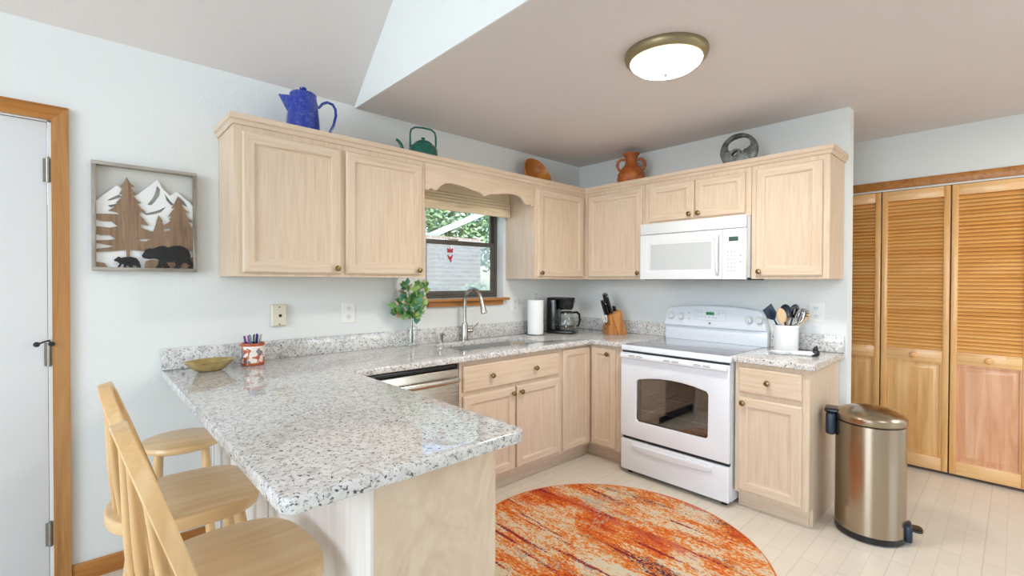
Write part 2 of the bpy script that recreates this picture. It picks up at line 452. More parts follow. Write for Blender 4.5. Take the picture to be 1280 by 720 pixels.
M['lampglass'] = mat('frosted_lamp_glass', srgb(255, 240, 212), .4, emit=(1, .90, .74, 1), es=4.0)
M['leaf_a'] = mat('eucalyptus_leaf_green', srgb(116, 164, 88), .5); M['leaf_b'] = mat('eucalyptus_leaf_blue', srgb(84, 142, 118), .5)
M['leaf_c'] = mat('eucalyptus_leaf_lime', srgb(172, 198, 120), .5); M['leaf_d'] = mat('leaf_pinkish', srgb(220, 186, 160), .6)
M['stem'] = mat('stem_brown', srgb(112, 98, 66), .7)
M['display'] = mat('green_display', srgb(10, 40, 24), .2, emit=(.05, .5, .2, 1), es=.35)
M['display_dim'] = mat('teal_display', srgb(58, 88, 78), .2)
M['red'] = mat('red_glass', srgb(190, 40, 44), .3)
M['mwglass'] = mat('microwave_window', srgb(198, 203, 205), .2)
def brick():
    mt = mat('pale_brick', srgb(190, 170, 156), .9); g = N(mt); b = g.n('ShaderNodeTexBrick')
    tc = g.n('ShaderNodeTexCoord'); sx = g.n('ShaderNodeSeparateXYZ'); cx = g.n('ShaderNodeCombineXYZ')
    g.l(tc.outputs['Object'], sx.inputs[0]); g.l(sx.outputs[0], cx.inputs[0]); g.l(sx.outputs[2], cx.inputs[1]); g.l(cx.outputs[0], b.inputs['Vector'])
    b.inputs['Scale'].default_value = 1; b.inputs['Brick Width'].default_value = .2; b.inputs['Row Height'].default_value = .07; b.inputs['Mortar Size'].default_value = .008
    b.inputs['Color1'].default_value = srgb(196, 172, 158); b.inputs['Color2'].default_value = srgb(176, 150, 136); b.inputs['Mortar'].default_value = srgb(210, 204, 196)
    g.base(b.outputs[0]); return mt
M['brick'] = brick()
M['leaf_out'] = mat('tree_leaf', srgb(150, 180, 128), .6); M['leaf_out2'] = mat('tree_leaf_pale', srgb(200, 216, 180), .6)
M['bark'] = mat('bark', srgb(110, 94, 78), .9)
M['lawn'] = terracotta('lawn_grass', srgb(84, 122, 52), srgb(110, 148, 70), srgb(136, 168, 92))
M['roof_white'] = mat('pale_metal_roof', srgb(226, 228, 230), .5)
def pen(c): return mat('pen_plastic', c, .3)

# ------------------------------------------------------------------ setting
YE = -2.128                                   # free end of the range wall
struct('floor', MB().box(-9.6, 1.75, -6.5, .1, -.1, 0), M['vinyl'])
DX0, DX1, DZ = -4.44, -3.600, 2.036           # door opening in the window wall
WX0, WX1, WZ0, WZ1 = -1.700, -.967, 1.222, 2.12
mb = MB()
mb.plate([[(-9.6, 0), (DX0, 0), (DX0, DZ), (DX1 + .008, DZ), (DX1 + .008, 0), (1.75, 0), (1.75, 2.455), (-9.6, 2.455)],
          [(WX0, WZ0), (WX1, WZ0), (WX1, WZ1), (WX0, WZ1)]], .14, xz(.07))
struct('wall_left', mb, M['wall'])
struct('wall_right', MB().box(0, .115, YE, 0, 0, 2.45), M['wall'])
CX = .95                                      # closet front plane
CY0, CY1, CZ = -1.76, -3.30, 2.04             # closet opening
mb = MB(); mb.box(CX, CX + .11, CY0, 0, 0, 2.45); mb.box(CX, CX + .11, -6.4, CY1, 0, 2.45); mb.box(CX, CX + .11, CY1, CY0, CZ, 2.45)
struct('wall_hall', mb, M['wall'])
struct('wall_closet_back', MB().box(1.62, 1.75, -6.4, 0, 0, 2.45), M['wall'])
mb = MB()
mb.plate([[(-9.6, 0), (1.75, 0), (1.75, 5.4), (-9.6, 5.4)], [(-1.8, .7), (.6, .7), (.6, 2.2), (-1.8, 2.2)]], .12, xz(-6.46))
struct('wall_rear', mb, M['wall'])
YZ = Matrix(((0, 0, 1, 0), (1, 0, 0, 0), (0, 1, 0, 0), (0, 0, 0, 1)))
mb = MB().plate([[(-6.4, 0), (0, 0), (0, 2.455), (-3.2, 5.4), (-6.4, 2.455)], [(-4.7, .45), (-1.5, .45), (-1.5, 3.6), (-4.7, 3.6)]], .12, Matrix.Translation((-9.54, 0, 0)) @ YZ)
struct('wall_far_side', mb, M['wall'])
GX = -2.222
struct('ceiling', MB().box(GX + .004, 1.75, -6.4, .14, 2.438, 2.56), M['ceil'])
mb = MB().plate([[(.0, 2.4395), (-6.4, 2.4395), (-6.4, 2.46), (-3.2, 5.4), (0, 2.46)]], .10, Matrix.Translation((GX + .05, 0, 0)) @ YZ)
struct('wall_gable', mb, M['wall'])
sl = .92
def slab(y0, z0, y1, z1):
    b = MB(); n = Vector((0, -(z1 - z0), (y1 - y0))).normalized() * .12
    if n.z < 0: n = -n
    b._new([(x, y0, z0) for x in (-9.6, GX + .06)] + [(x, y1, z1) for x in (-9.6, GX + .06)] +
           [(x, y0 + n.y, z0 + n.z) for x in (-9.6, GX + .06)] + [(x, y1 + n.y, z1 + n.z) for x in (-9.6, GX + .06)],
           [(0, 1, 3, 2), (4, 6, 7, 5), (0, 4, 5, 1), (2, 3, 7, 6), (0, 2, 6, 4), (1, 5, 7, 3)])
    return b
struct('ceiling_slope', slab(.0, 2.452, -3.2, 2.452 + 3.2 * sl), M['ceil'])
struct('ceiling_slope_rear', slab(-3.2, 2.452 + 3.2 * sl, -6.4, 2.452), M['ceil'])

# door on the left with wooden casing
dr = thing('door_1', 'white slab door hinged inside the honey wood casing', 'door', (-4.02, 0, 0)); dr['kind'] = 'structure'
MB().box(DX0 + .008, DX1 - .003, .001, .045, .01, DZ - .006, .002).build('door_slab', M['door_white'], dr, world=True)
for hz in (1.824, 1.03, .247):
    hb = MB(); hb.cyl((DX1 + .001, -.006, hz - .052), (DX1 + .001, -.006, hz + .052), .0065); hb.cyl((DX1 + .001, -.006, hz + .052), (DX1 + .001, -.006, hz + .058), .004)
    hb.box(DX1 - .014, DX1 + .014, -.003, .0, hz - .05, hz + .05)
    hb.build('hinge', M['hinge'], dr, world=True)
mb = MB(); mb.tube([(DX1 + .003, -.012, 1.09), (DX1 - .01, -.03, 1.088), (DX1 - .03, -.06, 1.082)], .0035); mb.ell((DX1 - .034, -.066, 1.081), (.011, .011, .011), 12, 8)
mb.cyl((DX1 + .006, -.012, 1.075), (DX1 + .012, -.026, 1.075), .009)
mb.build('hinge_stop', M['dark_gap'], dr, world=True)
t = thing('trim_1', 'honey coloured wooden casing around the white door', 'trim', (DX1, 0, 0)); t['kind'] = 'structure'
TX0, TX1 = -3.588, -3.532
mb = MB(); mb._new([(TX0, -.018, 0), (TX1, -.018, 0), (TX1, -.018, 2.102), (TX0, -.018, 2.040), (TX0, 0, 0), (TX1, 0, 0), (TX1, 0, 2.102), (TX0, 0, 2.040)],
    [(0, 1, 2, 3), (4, 7, 6, 5), (0, 3, 7, 4), (1, 5, 6, 2), (3, 2, 6, 7), (0, 4, 5, 1)])
mb.build('side_casing', M['oak'], t, world=True)
mb = MB(); mb._new([(-4.9, -.018, 2.040), (TX0, -.018, 2.040), (TX1, -.018, 2.102), (-4.9, -.018, 2.102), (-4.9, 0, 2.040), (TX0, 0, 2.040), (TX1, 0, 2.102), (-4.9, 0, 2.102)],
    [(0, 1, 2, 3), (4, 7, 6, 5), (0, 3, 7, 4), (1, 5, 6, 2), (3, 2, 6, 7), (0, 4, 5, 1)])
mb.build('head_casing', M['oak_h'], t, world=True)
struct('baseboard_left', MB().box(TX1, -2.995, -.013, 0, 0, .082, .003), M['oak_h'])
mb = MB(); mb.box(DX1 - .001, TX0 + .002, -.002, .05, 0, DZ + .002); mb.box(DX0, TX0 + .002, -.002, .05, DZ - .003, DZ + .006)
struct('trim_2', mb, M['white_trim'])

# ------------------------------------------------------------------ window over the sink
wy = .075
w = thing('window_1', 'bronze framed window over the sink', 'window', (-1.427, wy, WZ0)); w['kind'] = 'structure'
mb = MB()
fo = [(WX0, WZ0), (WX1, WZ0), (WX1, WZ1), (WX0, WZ1)]
def ring2(x0, x1, z0, z1, wd): return [[(x0, z0), (x1, z0), (x1, z1), (x0, z1)], [(x0 + wd, z0 + wd), (x1 - wd, z0 + wd), (x1 - wd, z1 - wd), (x0 + wd, z1 - wd)]]
mb.plate(ring2(WX0, WX1 - .006, WZ0, WZ1, .022), .05, xz(wy + .025)); mb.build('window_frame', M['bronze_frame'], w, world=True)
mb = MB(); mb.plate(ring2(WX0 + .022, WX1 - .028, WZ0 + .022, 1.662, .034), .022, xz(wy + .012), .003); mb.build('lower_sash', M['bronze_frame'], w, world=True)
mb = MB(); mb.plate(ring2(WX0 + .022, WX1 - .028, 1.636, WZ1 - .022, .026), .02, xz(wy + .036), .003)
mb.build('upper_sash', M['bronze_frame'], w, world=True)
mb = MB(); mb.box(-1.48, -1.37, wy - .012, wy + .004, 1.658, 1.672, .004); mb.build('sash_lock', M['nickel'], w, world=True)
MB().box(WX0 + .05, WX1 - .058, wy + .012, wy + .016, WZ0 + .05, 1.632).build('lower_pane', M['pane'], w, world=True)
MB().box(WX0 + .045, WX1 - .05, wy + .035, wy + .039, 1.66, WZ1 - .045).build('upper_pane', M['pane'], w, world=True)
MB().box(WX0 + .03, WX1 - .04, wy + .05, wy + .051, WZ0 + .03, 1.64).build('insect_screen', M['screen'], w, world=True)
s_ = thing('window_sill', 'honey wood sill board with apron under the sink window', 'sill', (-1.338, 0, 1.18))
MB().box(-1.735, -.942, -.055, wy - .001, 1.203, 1.2215, .004).build('sill_board', M['oak_h'], s_, world=True)
MB().box(-1.692, -.985, -.022, -.001, 1.165, 1.203, .002).build('apron', M['oak_h'], s_, world=True)
s_['kind'] = 'structure'; 
sc_ = thing('suncatcher', 'small red butterfly suncatcher stuck on the lower window pane', 'suncatcher', (-1.42, wy + .008, 1.6))
def wing(cx, cz, s, flip=1):
    return [(cx + flip * x * s, cz + z * s) for x, z in ((0, -.1), (.15, .1), (.6, .55), (.95, .6), (1, .3), (.75, .0), (.9, -.35), (.65, -.75), (.3, -.55))]
for nm, cz, s in (('butterfly', 1.585, .028), ('bird_charm', 1.530, .030)):
    mb = MB()
    if nm == 'butterfly':
        mb.plate([wing(-1.435, cz, s, 1)], .004, xz(wy + .006)); mb.plate([wing(-1.435, cz, s, -1)], .004, xz(wy + .006)); mb.ell((-1.435, wy + .006, cz), (.004, .004, .024), 8, 8)
    else:
        mb.plate([[(-1.435 + x * s, cz + z * s) for x, z in ((-1, .5), (-.55, .6), (-.3, .3), (.2, .2), (.7, .8), (.9, .7), (.6, 0), (.3, -.5), (.5, -1.1), (.2, -1.15), (-.1, -.6), (-.5, -.3), (-.6, .2))]], .004, xz(wy + .006))
    mb.build(nm, M['red'], sc_, world=True)
MB().tube([(-1.435, wy + .006, 1.48), (-1.435, wy + .006, 1.63)], .0012, 6).build('cord', M['grey_line'], sc_, world=True)
# roman shade
sh = thing('roman_shade', 'cream woven roman shade folded up behind the wooden valance', 'window shade', (-1.427, -.03, 1.86))
prof = [(-.004, 2.10), (-.05, 2.10), (-.05, 1.995), (-.058, 1.985), (-.05, 1.975), (-.06, 1.965), (-.052, 1.953), (-.064, 1.943), (-.055, 1.93), (-.068, 1.918), (-.058, 1.906), (-.064, 1.885), (-.06, 1.862), (-.052, 1.86), (-.03, 1.87), (-.004, 1.95)]
mb = MB(); n = len(prof)
vs = mb._new([(x, y, z) for x in (-1.77, -.945) for y, z in prof], [(k, (k + 1) % n, n + (k + 1) % n, n + k) for k in range(n)] + [tuple(range(n)), tuple(range(2 * n - 1, n - 1, -1))])
mb.build('folded_fabric', M['shade'], sh, world=True, ang=20)

# ------------------------------------------------------------------ cabinetry
RZ = -PI / 2                                   # turns a unit so that it stands on the range wall
CAB = [M['maple'], M['maple_h']]
def knob(parent, x, y, z, name='knob'):
    Mx = Matrix.Translation((x, y, z)) @ Matrix.Rotation(PI / 2, 4, 'X')
    return MB().lathe([(0, 0), (.006, 0), (.0055, .012), (.008, .014), (.0145, .018), (.0165, .023), (.014, .028), (.006, .0305), (0, .031)], Mx, 20).build(name, M['antique'], parent)
def cab_door(parent, s0, s1, z0, z1, y, knob_at=None, name='door', fw=.055):
    th = .019
    mb = MB(); mb.rects(s0, s1, z0, z1, [(0, y), (0, y - th + .005), (.007, y - th), (fw - .006, y - th), (fw, y - th + .003), (fw + .001, y - th + .008), (fw + .01, y - th + .010), (fw + .014, y - th + .010)], 1)
    o = mb.build(name, CAB, parent, ang=25)
    if knob_at: knob(o, knob_at[0], y - th, knob_at[1])
    return o
def drawer_front(parent, s0, s1, z0, z1, y, knobs, name='drawer'):
    th = .019
    mb = MB(); mb.mi = 1; mb.rects(s0, s1, z0, z1, [(0, y), (0, y - th + .006), (.004, y - th + .002), (.010, y - th), (.012, y - th)], 1)
    o = mb.build(name, CAB, parent, ang=25)
    for kx, kz in knobs: knob(o, kx, y - th, kz)
    return o
UZ0, UZ1, UD = 1.372, 2.105, .324
def upper(label, s0, s1, z0, loc, rz, doors, side_l=False):
    r = thing('wall_cabinet', label, 'cabinet', loc, rz, None)
    mb = MB(); mb.box(s0, s1, -.002, -(UD - .019), z0, UZ1); mb.build('carcass', M['maple'], r)
    mb = MB(); mb.plate([[(s0, z0), (s1, z0), (s1, UZ1), (s0, UZ1)]] + [[(d[0] + .012, d[2] + .012), (d[1] - .012, d[2] + .012), (d[1] - .012, d[3] - .012), (d[0] + .012, d[3] - .012)] for d in doors], .019, xz(-(UD - .0095)))
    mb.build('face_frame', M['maple'], r)
    for d in doors: cab_door(r, d[0], d[1], d[2], d[3], -UD, d[4])
    return r
upper('long maple wall cabinet with two doors left of the sink window', -2.963 + 2.963, -1.914 + 2.963, UZ0, (-2.963, 0, 0), 0,
      [(.034, .511, 1.39, 2.066, (.484, 1.418)), (.539, 1.021, 1.39, 2.066, (.992, 1.418))])
upper('single door maple wall cabinet between the sink window and the corner', 0, .938 - .326, UZ0, (-.938, 0, 0), 0,
      [(.026, .574, 1.39, 2.066, (.055, 1.418))])
upper('maple wall cabinet in the corner left of the microwave', 0, .903 - .002, UZ0, (0, 0, 0), RZ, [(.372, .888, 1.39, 2.066, (.862, 1.418))])
upper('short two door maple wall cabinet above the microwave', 0, .772, 1.783, (0, -.905, 0), RZ,
      [(.042, .394, 1.80, 2.066, (.366, 1.83)), (.404, .738, 1.80, 2.066, (.432, 1.83))])
upper('tall maple wall cabinet right of the microwave at the wall end', 0, .426, UZ0, (0, -1.680, 0), RZ, [(.028, .392, 1.39, 2.066, (.054, 1.418))])
# scalloped valance
vc = -1.426; hw = .4865
half = [(0, 1.943), (.012, 1.948), (.03, 1.956), (.06, 1.966), (.12, 1.972), (.16, 1.982), (.22, 1.989), (.29, 1.991), (.33, 1.984), (.365, 1.966), (.388, 1.94), (.40, 1.931), (.425, 1.931), (.43, 1.937), (.45, 1.937), (.455, 1.925), (hw, 1.925)]
ol = [(vc - hw, UZ1), (vc + hw, UZ1)] + [(vc + a, b) for a, b in half[::-1]] + [(vc - a, b) for a, b in half[1:]]
o = MB().plate([ol], .019, xz(-UD + .0095), .0015).build('window_valance', M['maple_h']); tag(o, 'scalloped maple valance bridging the wall cabinets over the sink window', 'valance')
# crown moulding around the cabinet tops, as one thing with its two runs
cr = thing('crown_moulding', 'maple crown moulding along the tops of all wall cabinets', 'moulding', (0, 0, UZ1))
cp = [(.0, 2.094), (.006, 2.094), (.010, 2.100), (.012, 2.112), (.018, 2.118), (.021, 2.120), (.021, 2.143), (-.02, 2.143), (-.02, 2.106), (.0, 2.106)]   # outward, height
def sweep_crown(path, normals):
    b = MB(); n = len(cp); vs = []
    for p, q in zip(path, normals): vs += [(p[0] + q[0] * a, p[1] + q[1] * a, z) for a, z in cp]
    fs = []
    for i in range(len(path) - 1):
        for k in range(n): fs.append((i * n + k, i * n + (k + 1) % n, (i + 1) * n + (k + 1) % n, (i + 1) * n + k))
    fs += [tuple(range(n)), tuple(range(len(path) * n - 1, (len(path) - 1) * n - 1, -1))]
    b._new(vs, fs); return b
xl, yr = -2.9635, -2.1065
sweep_crown([(xl, -.001), (xl, -UD), (-UD, -UD)], [(-1, 0), (-1, -1), (-1, -1)]).build('sink_wall_run', M['maple_h'], cr, world=True, ang=25)
sweep_crown([(-UD, -UD), (-UD, yr), (-.001, yr)], [(-1, -1), (-1, -1), (0, -1)]).build('range_wall_run', M['maple_y'], cr, world=True, ang=25)

# base cabinets
BZ0, BZ1, BD = .10, .874, .61
def carcass(s0, s1, left=True, right=True):
    mb = MB()
    for a, f in ((s0, left), (s1 - .016, right)):
        if f:
            mb.plate([[(-.003, 0), (-BD + .075, 0), (-BD + .075, BZ0), (-BD + .019, BZ0), (-BD + .019, BZ1), (-.003, BZ1)]], .016, Matrix.Translation((a + .008, 0, 0)) @ YZ)
    mb.box(s0 + .016, s1 - .016, -.003, -BD + .019, BZ0, BZ0 + .016); mb.box(s0 + .016, s1 - .016, -.003, -.012, BZ0 + .016, BZ1)
    return mb
bc = thing('sink_cabinet', 'maple sink base cabinet with a wide false drawer over two doors', 'cabinet', (-1.856, 0, 0))
carcass(0, .892).build('carcass', M['maple'], bc)
MB().box(0, .892, -BD + .019, -BD, BZ0, BZ1).build('face_frame', M['maple'], bc)
MB().box(0, .892, -BD + .06, -BD + .075, 0, BZ0).build('toe_kick', M['maple_h'], bc)
drawer_front(bc, .020, .866, .690, .846, -BD, [(.232, .768), (.62, .768)], 'false_drawer')
cab_door(bc, .020, .441, .128, .664, -BD, (.412, .628)); cab_door(bc, .457, .880, .128, .664, -BD, (.486, .628))
# corner cabinet, two narrow doors meeting in the corner
cc = thing('corner_cabinet', 'maple corner base cabinet with two narrow doors meeting at right angles', 'cabinet', (-.3, -.3, 0))
mb = MB(); mb.plate([[(-.963, -.003), (-.963, -BD + .019), (-BD + .019, -BD + .019), (-BD + .019, -.929), (-.003, -.929), (-.003, -.003)]], BZ1 - BZ0, xy((BZ0 + BZ1) / 2)); mb.build('carcass', M['maple'], cc, world=True)
mb = MB(); mb.box(-.963, -BD, -BD + .019, -BD, BZ0, BZ1); mb.box(-BD + .019, -BD, -BD, -.929, BZ0, BZ1); mb.build('face_frame', M['maple'], cc, world=True)
mb = MB(); mb.box(-.963, -BD + .06, -BD + .06, -BD + .075, 0, BZ0); mb.box(-BD + .06, -BD + .075, -BD + .06, -.929, 0, BZ0); mb.build('toe_kick', M['maple_h'], cc, world=True)
th = .019
def cdoor(s0, s1, rz, kn):
    mb = MB(); y = -BD; fw = .05
    mb.rects(s0, s1, .120, .856, [(0, y), (0, y - th + .005), (.007, y - th), (fw - .006, y - th), (fw, y - th + .003), (fw + .001, y - th + .008), (fw + .01, y - th + .010), (fw + .014, y - th + .010)], 1)
    mb.xf(Matrix.Rotation(rz, 4, 'Z')); o = mb.build('door', CAB, cc, ang=25, world=True)
    if kn:
        k = knob(o, 0, 0, 0); k.rotation_euler = (0, 0, rz); k.location = Matrix.Rotation(rz, 4, 'Z') @ Vector((kn[0], y - th, kn[1])) - cc.location
cdoor(-.940, -.633, 0, None); cdoor(.633, .850, RZ, (.79, .815))
# right of the range
rc = thing('base_cabinet', 'narrow maple base cabinet with one drawer right of the white range', 'cabinet', (0, -1.700, 0), RZ)
carcass(0, .390).build('carcass', M['maple'], rc)
MB().box(0, .390, -BD + .019, -BD, BZ0, BZ1).build('face_frame', M['maple'], rc)
MB().box(0, .374, -BD + .06, -BD + .075, 0, BZ0).build('toe_kick', M['maple_h'], rc)
drawer_front(rc, .024, .354, .700, .848, -BD, [(.186, .776)])
cab_door(rc, .024, .356, .118, .670, -BD, (.052, .640))
# peninsula
pc = thing('peninsula_cabinet', 'pale maple peninsula base carrying the granite breakfast bar', 'cabinet', (-2.80, -.9, 0))
MB().box(-2.985, -2.60, -1.785, -.003, .0, BZ1).build('carcass', M['maple'], pc, world=True)
MB().box(-2.985, -2.598, -1.80, -1.785, 0, BZ1).build('end_panel', M['ply'], pc, world=True)
mb = MB(); mb.box(-2.993, -2.985, -1.80, -.003, 0, BZ1)
mb.build('back_panel', M['whitewash'], pc, world=True)
for yy in (-.02, -.33, -.36, -.96): MB().box(-2.999, -2.993, yy - .018, yy + .012, 0, BZ1, .002).build('batten', M['whitewash'], pc, world=True)
MB().box(-2.5975, -2.459, -.606, -.586, 0, BZ1, .001).build('filler_panel', M['maple'], pc, world=True)
# worktops
def arc(cx, cy, r, a0, a1, n=6): return [(cx + r * math.cos(R(a0 + (a1 - a0) * i / n)), cy + r * math.sin(R(a0 + (a1 - a0) * i / n))) for i in range(n + 1)]
PX0, PX1, PY, CY = -3.209, -2.5265, -1.8615, -.650
SX0, SX1, SY0, SY1 = -1.730, -.970, -.115, -.475
ol = [(PX0, -.001)] + arc(PX0 + .035, PY + .035, .035, 180, 270) + arc(PX1 - .035, PY + .035, .035, 270, 360) + [(PX1, CY), (-.645, CY), (-.645, -.928), (-.001, -.928), (-.001, -.001)]
hole = arc(SX0 + .03, SY0 - .03, .03, 180, 90) + arc(SX1 - .03, SY0 - .03, .03, 90, 0) + arc(SX1 - .03, SY1 + .03, .03, 360, 270) + arc(SX0 + .03, SY1 + .03, .03, 270, 180)
CT0, CT1 = .876, .912
ct = thing('countertop', 'speckled grey granite worktop running from the breakfast bar round to the range', 'countertop', (-1.9, -.4, CT0))
MB().plate([ol, hole], CT1 - CT0, xy((CT0 + CT1) / 2), .006, 2).build('slab', M['granite'], ct, world=True)
mb = MB(); mb.box(PX0, -.001, -.021, -.001, CT1, 1.016, .002); mb.build('backsplash', M['granite'], ct, world=True)
mb = MB(); mb.box(-.021, -.001, -.928, -.0215, CT1, 1.016, .002); mb.build('backsplash', M['granite'], ct, world=True)
ct2 = thing('countertop', 'small speckled granite worktop right of the white range', 'countertop', (-.32, -1.9, CT0))
MB().plate([[(-.001, -1.700), (-.001, -2.117), (-.642, -2.117), (-.642, -1.700)]], CT1 - CT0, xy((CT0 + CT1) / 2), .006, 2).build('slab', M['granite'], ct2, world=True)
MB().box(-.021, -.001, -2.117, -1.700, CT1, 1.016, .002).build('backsplash', M['granite'], ct2, world=True)

# ------------------------------------------------------------------ sink, faucet, dispenser
sk = thing('sink', 'stainless undermount sink set into the granite below the window', 'sink', (-1.35, -.295, .7))
mb = MB()
def rr(x0, x1, y0, y1, r): return arc(x0 + r, y1 - r, r, 180, 90) + arc(x1 - r, y1 - r, r, 90, 0) + arc(x1 - r, y0 + r, r, 360, 270) + arc(x0 + r, y0 + r, r, 270, 180)
rings = []
for ins, z in ((-.012, .8755), (-.004, .8755), (-.003, .86), (.004, .72), (.014, .69), (.05, .682)):
    rings.append([mb.bm.verts.new((x, y, z)) for x, y in rr(SX0 + ins, SX1 - ins, SY1 + ins, SY0 - ins, .04)])
for a, b in zip(rings, rings[1:]):
    for k in range(len(a)): mb.bm.faces.new((a[k], a[(k + 1) % len(a)], b[(k + 1) % len(a)], b[k]))
mb.bm.faces.new(rings[-1])
mb.build('basin', M['sink_steel'], sk, world=True)
MB().lathe([(0, .684), (.04, .684), (.045, .6845), (.045, .682)], Matrix.Translation((-1.35, -.27, 0)), 24).build('drain', M['chrome'], sk, world=True)
mb = MB(); mb.box(-1.155, -1.145, -.468, -.122, .70, .852, .003); mb.build('divider', M['steel'], sk, world=True)
fx, fy = -1.408, -.068
fc = thing('faucet', 'brushed nickel gooseneck pull down faucet behind the sink', 'faucet', (fx, fy, CT1))
T0 = Matrix.Translation((0, 0, 0))
MB().lathe([(0, 0), (.027, 0), (.027, .006), (.0225, .010), (.0225, .125), (.019, .132), (0, .133)]).build('body', M['nickel'], fc)
pts = [(0, 0, .125), (0, 0, .285)]
for i in range(1, 13):
    a = PI * i / 12 * .93
    pts.append((0, -.098 + .098 * math.cos(a), .285 + .098 * math.sin(a)))
MB().tube(pts, .0135, 16).build('gooseneck', M['nickel'], fc)
e = Vector(pts[-1]); d = (e - Vector(pts[-2])).normalized()
MB().tube([e - d * .005, e + d * .012, e + d * .045, e + d * .088, e + d * .098], [.0145, .0155, .017, .0225, .021], 18).build('spray_head', M['nickel'], fc)
mb = MB(); mb.cyl((.018, 0, .072), (.055, -.012, .072), .0145, .0145); mb.ell((.055, -.012, .072), (.0145, .0145, .0145))
mb.tube([(.052, -.012, .076), (.085, -.03, .112), (.10, -.036, .128)], [.005, .0045, .004], 10); mb.build('lever_handle', M['nickel'], fc)
sd = thing('soap_dispenser', 'short nickel soap dispenser beside the gooseneck faucet', 'soap dispenser', (-1.615, -.07, CT1))
MB().lathe([(0, 0), (.016, 0), (.016, .004), (.0115, .008), (.011, .05), (.0125, .053), (.0125, .072), (.0, .074)]).build('pump_body', M['nickel'], sd)
MB().tube([(0, 0, .062), (0, -.03, .064), (0, -.045, .058)], [.006, .005, .004], 10).build('spout', M['nickel'], sd)

# ------------------------------------------------------------------ dishwasher
dw = thing('dishwasher', 'stainless dishwasher tucked under the granite beside the sink cabinet', 'dishwasher', (-2.458, 0, 0))
MB().box(.003, .597, -.02, -.585, .10, .862).build('tub', M['dark_gap'], dw)
MB().box(.004, .596, -.586, -.617, .12, .838, .006).build('door', M['steel'], dw)
mb = MB(); mb.box(.004, .596, -.30, -.600, .842, .862, .002); mb.build('gap_shade_strip', M['black_plastic'], dw)  # black strip paints the shade of the gap between door and worktop
mb = MB(); mb.tube([(.03, -.617, .782), (.035, -.655, .782), (.10, -.664, .782), (.30, -.668, .782), (.50, -.664, .782), (.565, -.655, .782), (.57, -.617, .782)], .011, 12); mb.xf(Matrix.Translation((0, 0, .782)) @ Matrix.Diagonal((1, 1, 1.6, 1)) @ Matrix.Translation((0, 0, -.782))).build('handle', M['nickel'], dw)
MB().box(.004, .596, -.53, -.54, .0, .10).build('toe_kick', M['black_matte'], dw)

# ------------------------------------------------------------------ range
rg = thing('range', 'white freestanding electric range with dark oven window', 'range', (0, -.932, 0), RZ)
W_ = .762
mb = MB(); mb.box(.003, .025, -.02, -.635, .03, .895); mb.box(W_ - .025, W_ - .003, -.02, -.635, .03, .895); mb.box(.025, W_ - .025, -.02, -.06, .03, .895); mb.box(.025, W_ - .025, -.06, -.635, .03, .25); mb.box(.025, W_ - .025, -.06, -.635, .80, .895)
mb.build('body', M['white_enamel'], rg)
mb = MB(); mb.box(.10, W_ - .10, -.10, -.62, .33, .335); mb.box(.025, W_ - .025, -.0605, -.065, .25, .80); mb.box(.0255, .03, -.06, -.63, .25, .80); mb.box(W_ - .03, W_ - .0255, -.06, -.63, .25, .80)
mb.build('oven_cavity', M['oven_in'], rg)
for zz in (.45, .56):
    mb = MB()
    for k in range(16): mb.cyl((.04 + k * .0455, -.08, zz), (.04 + k * .0455, -.60, zz), .003, seg=6)
    mb.cyl((.03, -.60, zz), (W_ - .03, -.60, zz), .004, seg=6); mb.cyl((.03, -.08, zz), (W_ - .03, -.08, zz), .004, seg=6)
    mb.build('oven_rack', M['chrome'], rg)
mb = MB(); mb.box(0, W_, -.01, -.672, .868, .905, .008, 3); mb.build('cooktop_frame', M['white_enamel'], rg)
mb = MB(); mb.box(.018, W_ - .018, -.09, -.645, .9055, .9085, .001); mb.build('cooktop_glass', M['cooktop'], rg)
# backguard
mb = MB(); mb.box(.004, W_ - .004, -.012, -.062, .906, 1.02, .004); mb.build('backguard_base', M['white_enamel'], rg)
pl = [(.0, 1.012), (W_, 1.012), (W_ - .008, 1.05), (W_ - .03, 1.135), (W_ - .055, 1.155), (W_ * .8, 1.168), (W_ * .65, 1.176), (W_ * .5, 1.179), (W_ * .35, 1.176), (W_ * .2, 1.168), (.055, 1.155), (.03, 1.135), (.008, 1.05)]
bgm = MB().plate([pl], .075, xz(-.0495), .012, 3)
bg = bgm.build('control_panel', M['white_enamel'], rg)
yf = -.0872
for kx in (.070, .150, .650, .730 - .012):
    kz = 1.088
    Mx = Matrix.Translation((kx, yf, kz)) @ Matrix.Rotation(PI / 2, 4, 'X')
    mb = MB(); mb.lathe([(0, 0), (.026, 0), (.026, .003), (.022, .006), (.020, .02), (.018, .022), (0, .022)], Mx, 24); mb.box(kx - .004, kx + .004, yf - .034, yf - .02, kz - .018, kz + .018, .003)
    k = mb.build('burner_knob', M['white_plastic'], bg)
    mb = MB(); mb.lathe([(.029, .0), (.0305, .0), (.0305, .0008), (.029, .0008), (.029, 0)], Mx, 28); mb.build('dial_ring', M['grey_line'], bg)
mb = MB(); mb.box(.345, .405, yf - .003, yf + .002, 1.108, 1.130, .001); mb.build('clock_display', M['display'], bg)
mb = MB()
fr_ = (.255, .49, 1.066, 1.142)
mb.plate([[(fr_[0], fr_[2]), (fr_[1], fr_[2]), (fr_[1], fr_[3]), (fr_[0], fr_[3])], [(fr_[0] + .0015, fr_[2] + .0015), (fr_[1] - .0015, fr_[2] + .0015), (fr_[1] - .0015, fr_[3] - .0015), (fr_[0] + .0015, fr_[3] - .0015)]], .0012, xz(yf))
